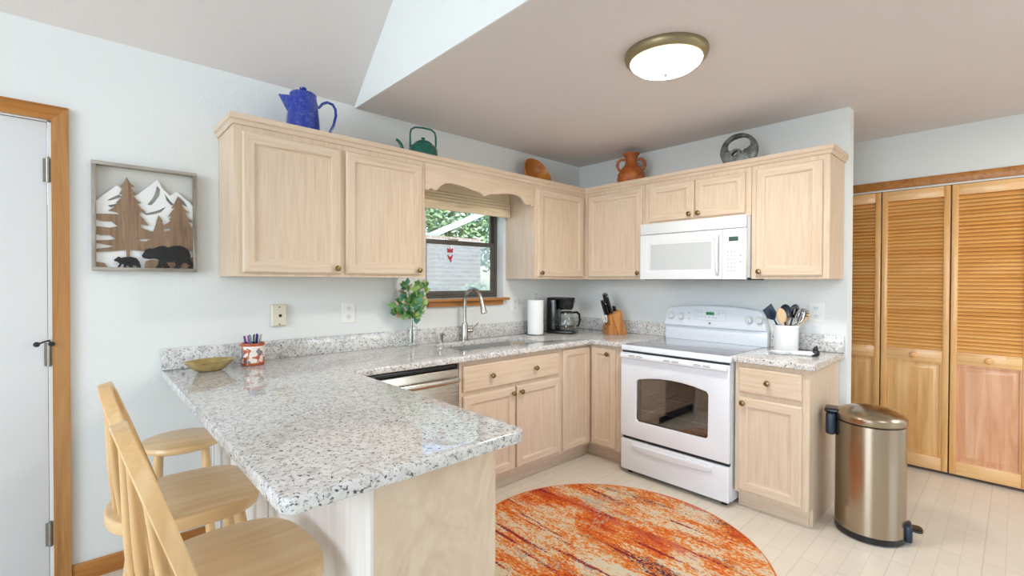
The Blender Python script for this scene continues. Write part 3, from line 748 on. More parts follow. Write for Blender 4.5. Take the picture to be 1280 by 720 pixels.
for bx, bz in ((.275, 1.125), (.30, 1.125), (.275, 1.09), (.30, 1.09), (.33, 1.09), (.36, 1.09), (.39, 1.09), (.43, 1.125), (.46, 1.125), (.43, 1.115), (.41, 1.085)): mb.box(bx, bx + .016, yf - .0008, yf + .001, bz, bz + .004)
mb.build('button_legend', M['grey_line'], bg)
Mx = Matrix.Translation((.372, yf, 1.047)) @ Matrix.Rotation(PI / 2, 4, 'X')
MB().lathe([(0, 0), (.008, 0), (.0085, .001), (.007, .0018), (0, .0018)], Mx, 20).build('badge', M['hinge'], bg)
for zz in (1.116, 1.072):
    mb = MB(); mb.lathe([(0, 0), (.0038, 0), (.003, .002), (0, .002)], Matrix.Translation((.213, yf, zz)) @ Matrix.Rotation(PI / 2, 4, 'X'), 10)
    mb.build('indicator_light', M['dark_gap'], bg)
# oven door with arched window
dz0, dz1 = .268, .855
ow = [(.125, .40), (.14, .385), (.615, .385), (.63, .40), (.632, .66), (.62, .677), (.54, .694), (.46, .704), (W_ / 2, .707), (.30, .704), (.22, .694), (.142, .677), (.128, .66)]
mb = MB().plate([[(.004, dz0), (W_ - .004, dz0), (W_ - .004, dz1), (.004, dz1)], ow], .04, xz(-.658), .005, 2)
od = mb.build('oven_door', M['white_enamel'], rg)
ctr = (W_ / 2, .54)
gl_ = [((a - ctr[0]) * 1.02 + ctr[0], (b - ctr[1]) * 1.03 + ctr[1]) for a, b in ow]
MB().plate([gl_], .004, xz(-.664)).build('oven_window', M['oven_glass'], od)
MB().plate([gl_, [((a - ctr[0]) * .955 + ctr[0], (b - ctr[1]) * .93 + ctr[1]) for a, b in ow]], .006, xz(-.659)).build('window_border', M['dark_gap'], od)
mb = MB(); mb.box(.010, W_ - .010, -.672, -.705, .818, .850, .010, 3); mb.build('door_handle', M['white_enamel'], od)
MB().box(.012, W_ - .012, -.650, -.6705, .8565, .8665).build('vent_gap', M['dark_gap'], od)
for bx in (.085, .145, .345, .405, .55, .61):
    for zz in (.832, .840): MB().box(bx, bx + .045, -.7045, -.7056, zz, zz + .003).build('vent_slot', M['hinge'], od)
mb = MB(); mb.box(.004, W_ - .004, -.60, -.676, .030, .245, .008, 3); dd = mb.build('warming_drawer', M['white_enamel'], rg)
# recessed pull: a raised arched lip over a hollow
lip = [(.10, .228), (.10, .205), (.13, .188), (.24, .178), (W_ / 2, .175), (W_ - .24, .178), (W_ - .13, .188), (W_ - .10, .205), (W_ - .10, .228), (W_ - .115, .228), (W_ - .13, .222), (.13, .222), (.115, .228)]
MB().plate([lip], .016, xz(-.680), .006, 3).build('drawer_pull', M['white_enamel'], dd)
mb = MB(); mb.box(.01, W_ - .01, -.59, -.655, .2455, .2675); mb.build('drawer_gap', M['dark_gap'], rg)
for lx in (.05, W_ - .05): MB().cyl((lx, -.62, 0), (lx, -.62, .031), .018).build('foot', M['black_plastic'], rg)
for lx in (.05, W_ - .05): MB().cyl((lx, -.08, 0), (lx, -.08, .031), .018).build('foot', M['black_plastic'], rg)

# ------------------------------------------------------------------ microwave
mw = thing('microwave', 'white over the range microwave under the short wall cabinet', 'microwave', (0, -.912, 0), RZ)
MZ0, MZ1 = 1.368, 1.781
MB().box(0, W_, -.003, -.372, MZ0 + .012, MZ1, .003).build('body', M['white_enamel'], mw)
MB().box(.03, W_ - .02, -.02, -.385, MZ0 - .004, MZ0 + .0125, .003).build('underside', M['navy_plastic'], mw)
MB().box(0, W_, -.373, -.402, 1.700, MZ1, .006).build('vent_grille', M['white_plastic'], mw)
mdx = .612
mb = MB(); x0, x1, z0, z1 = 0, mdx, MZ0, 1.697
mb.rects(x0, x1, z0, z1, [(0, -.373), (0, -.398), (.004, -.402), (.052, -.402), (.058, -.3985), (.066, -.3985)])
mb2 = mb.build('door', M['white_plastic'], mw)
mb = MB(); mb.rects(.083, .540, 1.440, 1.622, [(0, -.397), (0, -.400), (.003, -.4005), (.006, -.399), (.007, -.399)]); mb.build('window', M['mwglass'], mb2)
hp = [(.585, -.402, 1.405), (.588, -.425, 1.42), (.590, -.437, 1.48), (.591, -.441, 1.54), (.590, -.437, 1.60), (.588, -.425, 1.655), (.585, -.402, 1.668)]
mb = MB(); mb.tube(hp, .0105, 12); mb.build('handle', M['white_plastic'], mb2)
pn = MB().box(mdx + .002, W_, -.373, -.401, MZ0, 1.697, .004).build('control_panel', M['offwhite'], mw)
MB().box(.655, .715, -.400, -.4025, 1.616, 1.645, .001).build('clock_display', M['display_dim'], pn)
for i in range(6):
    for j in range(3): MB().box(.645 + j * .022, .655 + j * .022, -.4005, -.4016, 1.42 + i * .025, 1.427 + i * .025).build('key', M['grey_line'], pn)
for zz in (1.475, 1.515): MB().box(.722, .738, -.4005, -.4016, zz, zz + .012).build('key', M['grey_line'], pn)

# ------------------------------------------------------------------ outlets
def outlet(label, loc, rz, w=.086, h=.128):
    r = thing('wall_outlet', label, 'outlet', loc, rz, 'outlets above the worktop')
    MB().rects(-w / 2, w / 2, -h / 2, h / 2, [(0, -.0005), (0, -.004), (.004, -.0062), (.006, -.0062)]).build('cover_plate', M['offwhite'], r)
    for zz in (.026, -.026):
        mb = MB(); mb.lathe([(0, 0), (.0165, 0), (.0165, .0018), (.0155, .0025), (0, .0025)], Matrix.Translation((0, -.006, zz)) @ Matrix.Rotation(PI / 2, 4, 'X'), 20)
        s = mb.build('socket', M['white_plastic'], r)
        mb = MB(); mb.box(-.0065, -.0045, -.0084, -.0089, zz - .001, zz + .007); mb.box(.0045, .0065, -.0084, -.0089, zz - .001, zz + .006); mb.lathe([(0, 0), (.0022, 0), (0, .0005)], Matrix.Translation((0, -.0084, zz - .008)) @ Matrix.Rotation(PI / 2, 4, 'X'), 8)
        mb.build('slots', M['dark_gap'], s)
    return r
outlet('white outlet on the wall below the long two door wall cabinet', (-2.266, 0, 1.153), 0)
outlet('white outlet between the window sill and the paper towels', (-.842, 0, 1.16), 0)
outlet('pale outlet on the range wall right of the utensil crock', (0, -1.962, 1.157), RZ)
pj = thing('phone_jack', 'beige phone jack plate on the wall left of the white outlet', 'phone jack', (-2.674, 0, 1.156))
MB().rects(-.040, .040, -.061, .061, [(0, -.0005), (0, -.018), (.006, -.024), (.008, -.024)]).build('cover_plate', M['beige_plastic'], pj)
mb = MB(); mb.box(-.004, .012, -.0235, -.0245, -.010, .006); mb.build('socket', M['dark_gap'], pj)
for zz in (.046, -.05): MB().lathe([(0, 0), (.004, 0), (.003, .002), (0, .003)], Matrix.Translation((0, -.024, zz)) @ Matrix.Rotation(PI / 2, 4, 'X'), 10).build('mounting_stud', M['dark_gap'], pj)

# ------------------------------------------------------------------ bifold closet doors
def bifold(label, y0, y1, knob_s, panel='pine', group='louvred bifold closet doors'):
    wd = y0 - y1
    r = thing('bifold_door', label, 'closet door', (CX, y0, 0), RZ, group)
    z0, z1 = .022, 2.030; st = .036; T = .030
    mb = MB()
    for a in (0.0015, wd - st): mb.box(a, a + st - .0015, .03, 0, z0, z1, .003)
    mb.build('stiles', M['pine'], r)
    mb = MB()
    for a, b in ((z0, .112), (.786, .872), (1.955, z1)): mb.box(st, wd - st, .029, .001, a, b, .002)
    rl = mb.build('rails', M['pine_h'], r)
    # louvres: one part per door leaf
    mb = MB(); nl = 42; za, zb = .876, 1.953; p = (zb - za) / nl
    for k in range(nl):
        zc = za + (k + .5) * p
        a = .020; hgt = p * .54
        mb._new([(st, .003, zc - hgt), (wd - st, .003, zc - hgt), (wd - st, .026, zc + hgt), (st, .026, zc + hgt), (st, .007, zc - hgt - .002), (wd - st, .007, zc - hgt - .002), (wd - st, .030, zc + hgt - .002), (st, .030, zc + hgt - .002)],
                [(0, 1, 2, 3), (4, 7, 6, 5), (0, 4, 5, 1), (2, 6, 7, 3), (0, 3, 7, 4), (1, 5, 6, 2)])
    mb.build('louvres', M['louver'], r, smooth=False)
    mb = MB(); mb.rects(st, wd - st, .112, .786, [(0, .026), (0, .010), (.012, .010), (.016, .014), (.020, .014), (.045, .006), (.047, .006)])
    mb.build('raised_panel', M[panel], r, ang=20)
    if knob_s is not None:
        Mx = Matrix.Translation((knob_s * wd, .001, .830)) @ Matrix.Rotation(PI / 2, 4, 'X')
        MB().lathe([(0, 0), (.010, 0), (.009, .01), (.018, .016), (.021, .023), (.016, .030), (0, .033)], Mx, 20).build('knob', M['pine'], r)
    return r
bifold('louvred pine closet door beside the range wall end, without a knob', -1.765, -2.139, None)
bifold('louvred pine closet door partly behind the trash can, with a knob', -2.143, -2.524, .5)
bifold('louvred pine closet door with knob, reddish panel, at the right', -2.528, -2.908, .5, 'pine_red')
bifold('louvred pine closet door beyond the reddish panelled one', -2.912, -3.290, None)
mb = MB(); mb.box(CX - .004, CX + .03, CY1, CY0, 2.033, CZ, .001)
struct('trim_3', mb, M['white_trim'])
mb = MB(); mb.box(CX - .015, CX, -3.45, -1.68, 2.046, 2.108, .003); struct('trim_4', mb, M['oak_h'])

# ------------------------------------------------------------------ ceiling light
cl = thing('ceiling_light', 'round flush ceiling light with bronze ring and frosted dome', 'ceiling light', (-1.45, -1.70, 2.438))
MB().lathe([(0, -.001), (.19, -.001), (.192, -.012), (.186, -.03), (.172, -.042), (.160, -.042), (.160, -.03)], seg=48).build('metal_ring', M['bronze_lamp'], cl)
MB().lathe([(.168, -.036), (.160, -.052), (.135, -.072), (.09, -.089), (.045, -.096), (.0, -.098)], seg=48).build('glass_dome', M['lampglass'], cl)
MB().lathe([(0, -.096), (.006, -.096), (.008, -.102), (.006, -.108), (.003, -.114), (0, -.115)], seg=14).build('finial', M['nickel'], cl)
ld = bpy.data.lights.new('ceiling_lamp', 'AREA'); ld.shape = 'DISK'; ld.size = .34; ld.energy = 20; ld.color = LAMP_WARM
lo = bpy.data.objects.new('ceiling_lamp', ld); COL.objects.link(lo); lo.location = (-1.45, -1.70, 2.438 - .125)

# ------------------------------------------------------------------ rug
rgx, rgy, rgr = -1.54, -1.462, .748
t = thing('round_rug', 'round orange and cream distressed rug on the vinyl floor', 'rug', (rgx, rgy, 0))
MB().lathe([(0, .001), (rgr - .006, .001), (rgr - .006, .010), (0, .0105)], seg=128).build('pile', M['rug'], t)
MB().lathe([(rgr - .008, .001), (rgr, .001), (rgr + .001, .006), (rgr - .003, .0105), (rgr - .008, .0105), (rgr - .008, .001)], seg=128).build('binding', M['rug_edge'], t)

# ------------------------------------------------------------------ stools
def seat_outline(nr, nf, rx_b, rx_f, ry, n=48):
    ol = []
    for k in range(n):
        a = 2 * PI * k / n; c, s = math.cos(a), math.sin(a)
        e = nf if c > 0 else nr
        d = (abs(c) ** e + abs(s) ** e) ** (-1 / e)
        ol.append((c * d * (rx_f if c > 0 else rx_b), s * d * ry))
    return ol
SZ = .645
def legs(r, sp_top, sp_bot, ztop, mat_, rung_z):
    P = []
    for sx, sy in ((1, 1), (1, -1), (-1, 1), (-1, -1)):
        a = Vector((sx * sp_top, sy * sp_top, ztop)); b = Vector((sx * sp_bot, sy * sp_bot, 0)); P.append((a, b))
        pts = [b.lerp(a, f) for f in (0, .15, .4, .6, .8, .92, 1)]
        MB().tube(pts, [.0125, .015, .0185, .0195, .018, .0165, .014], 14).build('leg', mat_, r)
    def at(i, z): a, b = P[i]; f = z / a.z; return b.lerp(a, f)
    for (i, j), z in zip(((0, 1), (2, 3), (0, 2), (1, 3)), rung_z):
        p, q = at(i, z), at(j, z); mm = (p + q) / 2
        MB().tube([p, p.lerp(mm, .5), mm, q.lerp(mm, .5), q], [.008, .0105, .012, .0105, .008], 10).build('rung', mat_, r)
def back_stool(label, loc, rz):
    r = thing('bar_stool', label, 'stool', loc, rz, 'bow back stools at the breakfast bar')
    MB().plate([seat_outline(2.2, 3.0, .215, .198, .212)], .040, xy(SZ - .020), .009, 3).build('seat', M['stool'], r)
    legs(r, .125, .185, SZ - .038, M['stool_v'], (.22, .27, .33, .33))
    H = .38; n = 33; base = Vector((-.085, 0, SZ - .012)); up = Vector((-.125, 0, H + .012)).normalized(); L = math.hypot(.125, H + .012)
    def bow(t):                                 # t 0..1 along the bow
        a = PI * t; c, s = math.cos(a), math.sin(a)
        yy = .188 * (abs(c) ** .82) * (1 if c > 0 else -1); hh = L * (abs(s) ** .62)
        return base + Vector((0, yy, 0)) + up * hh
    pts = [bow(i / (n - 1)) for i in range(n)]
    nrm = Vector((0, 1, 0)).cross(up).normalized()
    mb = MB(); rings = []
    for i, p in enumerate(pts):
        tg = (pts[min(i + 1, n - 1)] - pts[max(i - 1, 0)]).normalized(); bb = tg.cross(nrm).normalized()
        u, v = .0165, .0085
        cs = []
        for a, b in ((-u, -v + .003), (-u + .003, -v), (u - .003, -v), (u, -v + .003), (u, v - .003), (u - .003, v), (-u + .003, v), (-u, v - .003)): cs.append(mb.bm.verts.new(p + nrm * a + bb * b))
        rings.append(cs)
    for a, b in zip(rings, rings[1:]):
        for k in range(8): mb.bm.faces.new((a[k], a[(k + 1) % 8], b[(k + 1) % 8], b[k]))
    mb.bm.faces.new(rings[0][::-1]); mb.bm.faces.new(rings[-1])
    mb.build('bow_back', M['stool_v'], r)
    for q, tt in ((-2, .27), (-1, .385), (0, .5), (1, .615), (2, .73)):
        yb = -q * .058; xb = -.185 + .012 * q * q
        a = Vector((xb, yb, SZ - .01)); b = bow(tt)
        mids = [a.lerp(b, f) for f in (0, .12, .3, .45, .65, .85, 1)]
        MB().tube(mids, [.0085, .0095, .0125, .012, .0095, .0075, .0065], 12).build('spindle', M['stool_v'], r)
    return r
back_stool('bow back wooden bar stool nearest the camera at the bar end', (-3.228, -1.515, 0), R(2))
back_stool('bow back wooden bar stool between the backless stool and the nearest one', (-3.236, -.965, 0), R(-2))
bs = thing('bar_stool', 'round backless wooden stool under the bar by the wall', 'stool', (-3.164, -.30, 0), R(-8))
MB().lathe([(0, SZ - .034), (.142, SZ - .034), (.156, SZ - .026), (.160, SZ - .016), (.156, SZ - .005), (.144, SZ), (0, SZ + .001)], seg=48).build('seat', M['stool'], bs)
legs(bs, .085, .112, SZ - .032, M['stool_v'], (.22, .22, .30, .30))

# ------------------------------------------------------------------ trash can
tc_ = Vector((-.370, -2.312, 0)); rt = .155
can = thing('trash_can', 'round stainless pedal trash can on the floor by the wall end', 'trash can', tc_, math.atan2(-.98, .18))   # local +x points to the pedal
MB().lathe([(0, .004), (rt - .006, .004), (rt + .001, .008), (rt + .002, .034), (rt - .002, .04), (0, .04)], seg=56).build('base_ring', M['black_plastic'], can)
MB().lathe([(rt - .004, .036), (rt, .038), (rt, .600), (rt - .004, .603), (0, .603)], seg=56).build('body', M['steel_can'], can)
MB().lathe([(rt - .006, .600), (rt - .004, .609), (0, .609)], seg=56).build('collar', M['black_plastic'], can)
MB().lathe([(0, .609), (rt + .001, .609), (rt + .003, .612), (rt + .003, .640), (rt - .003, .647), (rt * .9, .657), (rt * .7, .671), (rt * .45, .682), (rt * .2, .688), (0, .689)], seg=56).build('lid', M['steel_can'], can)
mb = MB(); mb.box(-rt - .044, -rt + .004, -.05, .05, .505, .632, .016, 3); mb.build('hinge_housing', M['navy_plastic'], can)
mb = MB(); mb.box(-rt - .05, -rt + .05, -.055, .055, .630, .653, .010, 3); mb.build('hinge_cap', M['black_plastic'], can)
mb = MB(); mb.box(rt - .01, rt + .022, -.045, .045, .012, .10, .01, 3); mb.build('pedal_housing', M['navy_plastic'], can)
ol = [(rt, -.032), (rt + .045, -.042), (rt + .062, -.03), (rt + .066, 0), (rt + .062, .03), (rt + .045, .042), (rt, .032)]
mb = MB().plate([ol], .012, xy(.078), .004, 2)
for k in range(3): mb.box(rt + .026 + k * .011, rt + .030 + k * .011, -.03, .03, .083, .087)
mb.build('pedal', M['black_plastic'], can)

# ------------------------------------------------------------------ bear wall art
AX0, AX1, AZ0, AZ1 = -3.461, -3.065, 1.394, 1.889
art = thing('wall_art', 'framed cut wood wall art of two black bears before mountains', 'wall art', (-3.263, 0, 1.64))
fwid = .016; dep = .038
mb = MB(); mb.box(AX0, AX1, -.001, -dep, AZ1 - fwid, AZ1, .001); mb.box(AX0, AX1, -.001, -dep, AZ0, AZ0 + fwid, .001); mb.mi = 1
mb.box(AX0, AX0 + fwid, -.001, -dep, AZ0 + fwid, AZ1 - fwid, .001); mb.box(AX1 - fwid, AX1, -.001, -dep, AZ0 + fwid, AZ1 - fwid, .001)
mb.build('frame', [M['barn'], M['barn_v']], art, world=True)
MB().box(AX0 + .004, AX1 - .004, -.001, -.006, AZ0 + .004, AZ1 - .004).build('shaded_wall_sheet', M['art_wall_shade'], art, world=True)  # added sheet painted as the shaded wall; the art has no board
def A(px, py):
    s = (px - 65) / 590; top = 45 + 83 * s; bot = 672 + 3 * s
    return (AX0 + s * (AX1 - AX0), AZ1 - (py - top) / (bot - top) * (AZ1 - AZ0))
mt_ = [(90, 275), (128, 240), (165, 212), (195, 188), (222, 208), (245, 225), (262, 240), (300, 245), (350, 208), (418, 157), (432, 175), (450, 205), (470, 225), (492, 246), (510, 238), (530, 226), (552, 240), (580, 262), (612, 285), (638, 312), (638, 655), (88, 655)]
holes = [[(150, 268), (205, 240), (225, 252), (170, 272), (150, 272)], [(418, 190), (436, 210), (432, 245), (405, 280), (385, 300), (362, 296), (392, 262), (408, 230)], [(460, 232), (480, 258), (500, 280), (520, 300), (498, 300), (474, 275)], [(540, 250), (575, 278), (600, 310), (570, 300), (548, 272)], [(150, 300), (205, 290), (205, 305), (160, 312)], [(155, 365), (210, 355), (205, 370), (165, 378)], [(150, 430), (200, 420), (195, 436), (160, 442)], [(330, 335), (360, 345), (420, 330), (470, 310), (440, 340), (400, 352), (355, 356)]]
mb = MB(); mb.plate([[A(*p) for p in mt_]] + [[A(*p) for p in h] for h in holes], .004, xz(-.018)); mb.build('mountains', M['white_trim'], art, world=True)
def tree_poly(cx, top, bot, hw, n):
    Lp, Rp = [], []
    for k in range(n):
        f0 = (k + .15) / n; f1 = (k + 1) / n
        Rp += [(cx + hw * f1, top + (bot - top) * f1), (cx + hw * f1 * .66, top + (bot - top) * (f1 - .01))]
        Lp += [(cx - hw * f1, top + (bot - top) * f1), (cx - hw * f1 * .66, top + (bot - top) * (f1 - .01))]
    return [(cx, top)] + Rp + Lp[::-1]
def trunk(cx, a, b): return [(cx - 9, a), (cx + 9, a), (cx + 9, b), (cx - 9, b)]
trees = [[(248, 140), (266, 172), (292, 196), (272, 197), (284, 222), (300, 240), (282, 240), (298, 266), (328, 288), (304, 288), (326, 318), (354, 338), (326, 336), (318, 356), (345, 385), (368, 416), (345, 412), (322, 404), (330, 430), (395, 452), (425, 357), (440, 375), (452, 395), (440, 393), (455, 412), (480, 400), (498, 385), (486, 383), (505, 358), (476, 368), (500, 338), (520, 318), (500, 318), (518, 292), (540, 250), (556, 278), (572, 296), (560, 296), (580, 322), (606, 345), (582, 342), (600, 372), (634, 398), (604, 396), (620, 425), (638, 436), (638, 560), (560, 552), (480, 556), (400, 552), (345, 560), (300, 556), (264, 552), (264, 610), (246, 610), (246, 552), (180, 560), (90, 566), (90, 548), (150, 540), (180, 532), (120, 520), (90, 515), (90, 500), (150, 498), (190, 492), (160, 470), (110, 470), (90, 462), (90, 420), (160, 428), (200, 420), (170, 392), (120, 390), (90, 380), (90, 350), (150, 350), (212, 352), (190, 338), (150, 332), (180, 312), (206, 290), (190, 288), (214, 262), (226, 240), (208, 238), (222, 212), (234, 196), (214, 194), (236, 168)]]
th_ = [[(300, 484), (330, 492), (385, 488), (355, 505), (325, 503)], [(300, 395), (330, 420), (360, 440), (400, 445), (372, 458), (335, 445), (310, 425)], [(452, 436), (500, 430), (496, 440), (458, 448)]]
mb = MB(); mb.plate([[A(*p) for p in trees[0]]] + [[A(*p) for p in h] for h in th_[:1] + th_[2:]], .004, xz(-.026)); mb.plate([[A(*p) for p in [(86, 655), (86, 622), (130, 628), (150, 655)]]], .004, xz(-.026)); mb.plate([[A(*p) for p in [(345, 655), (352, 615), (385, 608), (430, 615), (520, 618), (610, 600), (634, 590), (634, 655)]]], .004, xz(-.024))
mb.build('pine_trees', M['artbrown'], art, world=True)
bear = [(328, 585), (345, 560), (352, 548), (364, 547), (372, 543), (385, 548), (400, 543), (430, 532), (455, 530), (480, 540), (510, 530), (545, 528), (580, 540), (605, 560), (615, 585), (612, 605), (630, 630), (632, 657), (600, 659), (598, 650), (612, 640), (585, 625), (565, 625), (550, 645), (548, 659), (510, 659), (512, 650), (525, 640), (520, 612), (500, 620), (470, 622), (480, 640), (492, 650), (490, 659), (455, 659), (448, 625), (440, 640), (438, 659), (405, 660), (408, 648), (420, 640), (425, 608), (400, 600), (375, 605), (350, 602), (335, 598)]
cub = [(178, 610), (195, 598), (200, 592), (208, 593), (215, 598), (240, 594), (270, 592), (300, 600), (315, 620), (322, 640), (325, 656), (305, 657), (300, 645), (285, 640), (278, 645), (282, 657), (262, 657), (255, 642), (245, 640), (243, 656), (226, 657), (230, 640), (222, 632), (212, 650), (195, 656), (200, 645), (208, 632), (195, 620), (182, 618)]
MB().plate([[A(*p) for p in bear]], .005, xz(-.034), .001).build('large_bear', M['black_matte'], art, world=True)
MB().plate([[A(*p) for p in cub]], .005, xz(-.034), .001).build('bear_cub', M['black_matte'], art, world=True)

# ------------------------------------------------------------------ things on the cabinet tops
TOP = UZ1
cpot = thing('coffee_pot', 'blue speckled enamel coffee pot on the long wall cabinet', 'coffee pot', (-2.600, -.19, TOP), R(-8))
MB().lathe([(0, .001), (.090, .001), (.093, .006), (.090, .03), (.083, .12), (.074, .21), (.067, .252), (.069, .256), (.066, .259), (0, .259)], seg=40).build('pot_body', M['blue_enamel'], cpot)
MB().lathe([(.066, .259), (.064, .264), (.045, .272), (.02, .277), (.008, .279), (.007, .284), (.017, .289), (.018, .296), (.01, .301), (0, .302)], seg=32).build('lid', M['blue_enamel'], cpot)
mb = MB(); mb._new([(-.060, -.03, .236), (-.060, .03, .236), (-.122, -.006, .236), (-.122, .006, .236), (-.074, 0, .145), (-.072, -.018, .16), (-.072, .018, .16)],
                  [(0, 1, 3, 2), (0, 2, 5), (1, 6, 3), (2, 4, 5), (3, 6, 4), (2, 3, 4), (0, 5, 6, 1), (4, 6, 5)]); mb.build('spout', M['blue_enamel'], cpot)
hp = [(.066, 0, .205), (.082, 0, .208), (.10, 0, .232), (.125, 0, .246), (.155, 0, .240), (.170, 0, .215), (.172, 0, .18), (.158, 0, .12), (.128, 0, .055), (.105, 0, .03), (.088, 0, .028)]
MB().tube(hp, .0075, 10).build('handle', M['blue_enamel'], cpot)
kt = thing('tea_kettle', 'small green enamel kettle with a tall bail handle', 'kettle', (-1.842, -.19, TOP), R(-15))
MB().lathe([(0, .001), (.092, .001), (.097, .006), (.098, .05), (.094, .105), (.08, .128), (.062, .138), (0, .139)], seg=40).build('kettle_body', M['green_enamel'], kt)
MB().lathe([(.064, .137), (.062, .143), (.045, .158), (.02, .168), (.006, .170), (.006, .174), (.013, .177), (.013, .184), (.006, .187), (0, .188)], seg=32).build('lid', M['green_enamel'], kt)
MB().tube([(-.085, 0, .045), (-.115, 0, .055), (-.135, 0, .085), (-.148, 0, .125), (-.165, 0, .145), (-.178, 0, .150)], [.020, .017, .013, .0105, .009, .008], 12).build('spout', M['green_enamel'], kt)
hp = [(-.086, 0, .110), (-.086, 0, .20), (-.080, 0, .228), (-.055, 0, .246), (0, 0, .250), (.055, 0, .246), (.080, 0, .228), (.086, 0, .20), (.086, 0, .110)]
MB().tube(hp, .006, 10).build('bail_handle', M['green_enamel'], kt)
# bowl leaning on the wall
wb = MB(); rb = .146
wb.lathe([(0, -.082), (.05, -.082), (.085, -.071), (.118, -.045), (.138, -.016), (rb, .0), (rb - .006, .002), (.131, -.014), (.111, -.040), (.079, -.064), (.04, -.072), (0, -.073)], seg=48)
wb.xf(Matrix.Translation((-.720, -.150, TOP + .1365)) @ Matrix.Rotation(R(-2), 4, 'Z') @ Matrix.Rotation(R(67), 4, 'X'))
o = wb.build('wooden_bowl', M['wood_bowl']); tag(o, 'turned wooden bowl leaning on the wall above the corner', 'bowl')
tv = thing('clay_vase', 'terracotta vase with two ear handles on the cabinet top', 'vase', (-.20, -.70, TOP), RZ + R(35))
MB().lathe([(0, .001), (.07, .001), (.098, .03), (.112, .075), (.105, .125), (.080, .165), (.055, .19), (.047, .215), (.047, .245), (.055, .268), (.064, .278), (.066, .286), (.060, .288), (.043, .262), (.040, .22), (0, .21)], seg=40).build('vase_body', M['terracotta'], tv)
for s in (1, -1):
    MB().tube([(s * .050, 0, .238), (s * .080, 0, .243), (s * .105, 0, .222), (s * .110, 0, .19), (s * .098, 0, .16), (s * .085, 0, .152)], [.011, .0115, .0115, .0115, .011, .011], 12).build('handle', M['terracotta'], tv)
def ringpt(cx, cz, rx, rz_, a0, a1, n): return [(cx + rx * math.cos(R(a0 + (a1 - a0) * k / n)), cz + rz_ * math.sin(R(a0 + (a1 - a0) * k / n))) for k in range(n + 1)]
Rr = .116
cxr, czr = 0, Rr + .0
outer = [(x, z) for x, z in ringpt(0, Rr, Rr, Rr, -62, 242, 56)]
K = lambda px, py: ((px - 535) / 270 * Rr * .98, Rr * 1.78 - .80 * (Rr * 1.78 - (Rr + (360 - py + (px - 535) * -.10) / 225 * Rr)))
inner = [(355, 330), (362, 295), (395, 250), (450, 212), (520, 190), (600, 184), (650, 200), (690, 235), (712, 280), (705, 325), (668, 358), (612, 386), (600, 408), (600, 432), (580, 440), (566, 428), (563, 395), (540, 370), (500, 364), (450, 380), (420, 402), (385, 392), (364, 368)]
inner2 = [(440, 455), (465, 425), (505, 400), (530, 405), (520, 435), (490, 465), (455, 485)]
sr = MB(); sr.plate([outer, [K(*p) for p in inner], [K(*p) for p in inner2]], .05, XZ, .012, 3)
sr.xf(Matrix.Translation((-.268, -1.575, TOP + .002)) @ Matrix.Rotation(RZ + R(6), 4, 'Z'))
o = sr.build('ring_sculpture', M['stone']); tag(o, 'round pierced grey stone sculpture with a swan shaped opening', 'sculpture')

# ------------------------------------------------------------------ things on the worktop
bb = MB(); bb.lathe([(0, 0), (.052, 0), (.066, .006), (.092, .028), (.108, .046), (.112, .049), (.108, .049), (.088, .030), (.062, .010), (0, .005)], seg=48, sx=1.0, sy=.72)
bb.xf(Matrix.Translation((-3.035, -.17, CT1 + .0008)) @ Matrix.Rotation(R(12), 4, 'Z')); o = bb.build('brass_bowl', M['brass']); tag(o, 'shallow oval brass bowl at the wall end of the bar', 'bowl')
px_, py_ = -2.835, -.125
pcup = thing('pen_cup', 'painted cream and rust ceramic cup full of pens', 'cup', (px_, py_, CT1))
rc_ = .056
MB().lathe([(rc_, .012), (rc_ + .001, .06), (rc_, .103), (rc_ - .006, .103), (rc_ - .006, .01), (0, .008)], seg=36).build('cup_wall', M['cup'], pcup)
mb = MB(); mb.lathe([(0, .0005), (rc_ - .003, .0005), (rc_ + .001, .004), (rc_ + .001, .013), (rc_, .014)], seg=36); mb.build('base_band', M['cup_band'], pcup)
mb = MB(); mb.lathe([(rc_ + .0005, .100), (rc_ + .002, .104), (rc_ + .001, .113), (rc_ - .003, .115), (rc_ - .006, .111), (rc_ - .006, .100)], seg=36); mb.build('rim_band', M['cup_band'], pcup)
cols = [('pink', srgb(206, 90, 150)), ('light blue', srgb(80, 150, 210)), ('black', srgb(26, 26, 30)), ('grey', srgb(150, 152, 156)), ('navy', srgb(30, 40, 80)), ('white', srgb(232, 232, 236)), ('dark green', srgb(24, 62, 56)), ('silver', srgb(190, 194, 200)), ('teal', srgb(50, 110, 130)), ('blue', srgb(36, 60, 180)), ('purple', srgb(96, 70, 150))]
where = ['at the left rim', 'second from the left', 'left of centre', 'at the back', 'front left', 'right of the middle', 'in the middle', 'at the front', 'at the back right', 'leaning right', 'at the back left']
angs = [180, 200, 225, 90, 250, 330, 20, 285, 55, 5, 140]
for (cn, c), wh, an in zip(cols, where, angs):
    a = R(an + 42); rr_ = .038 if cn not in ('dark green', 'grey') else .018
    p0 = Vector((px_ + rr_ * .35 * math.cos(a), py_ + rr_ * .35 * math.sin(a), CT1 + .012)); p1 = Vector((px_ + rr_ * 1.05 * math.cos(a), py_ + rr_ * 1.05 * math.sin(a), CT1 + .152 + .014 * random.random()))
    t = thing('pen', cn + ' pen standing in the painted ceramic cup, ' + wh, 'pen', p0, 0, 'pens in the painted cup')
    q = p1 - p0
    MB().tube([Vector((0, 0, 0)), q * .95, q], [.0042, .0045, .0036], 10).build('barrel', pen(c), t)
    s_off = Vector((math.cos(a), math.sin(a), 0)) * .006
    MB().tube([q * .98 + s_off, q * .74 + s_off], .0016, 6).build('clip', M['chrome'], t)
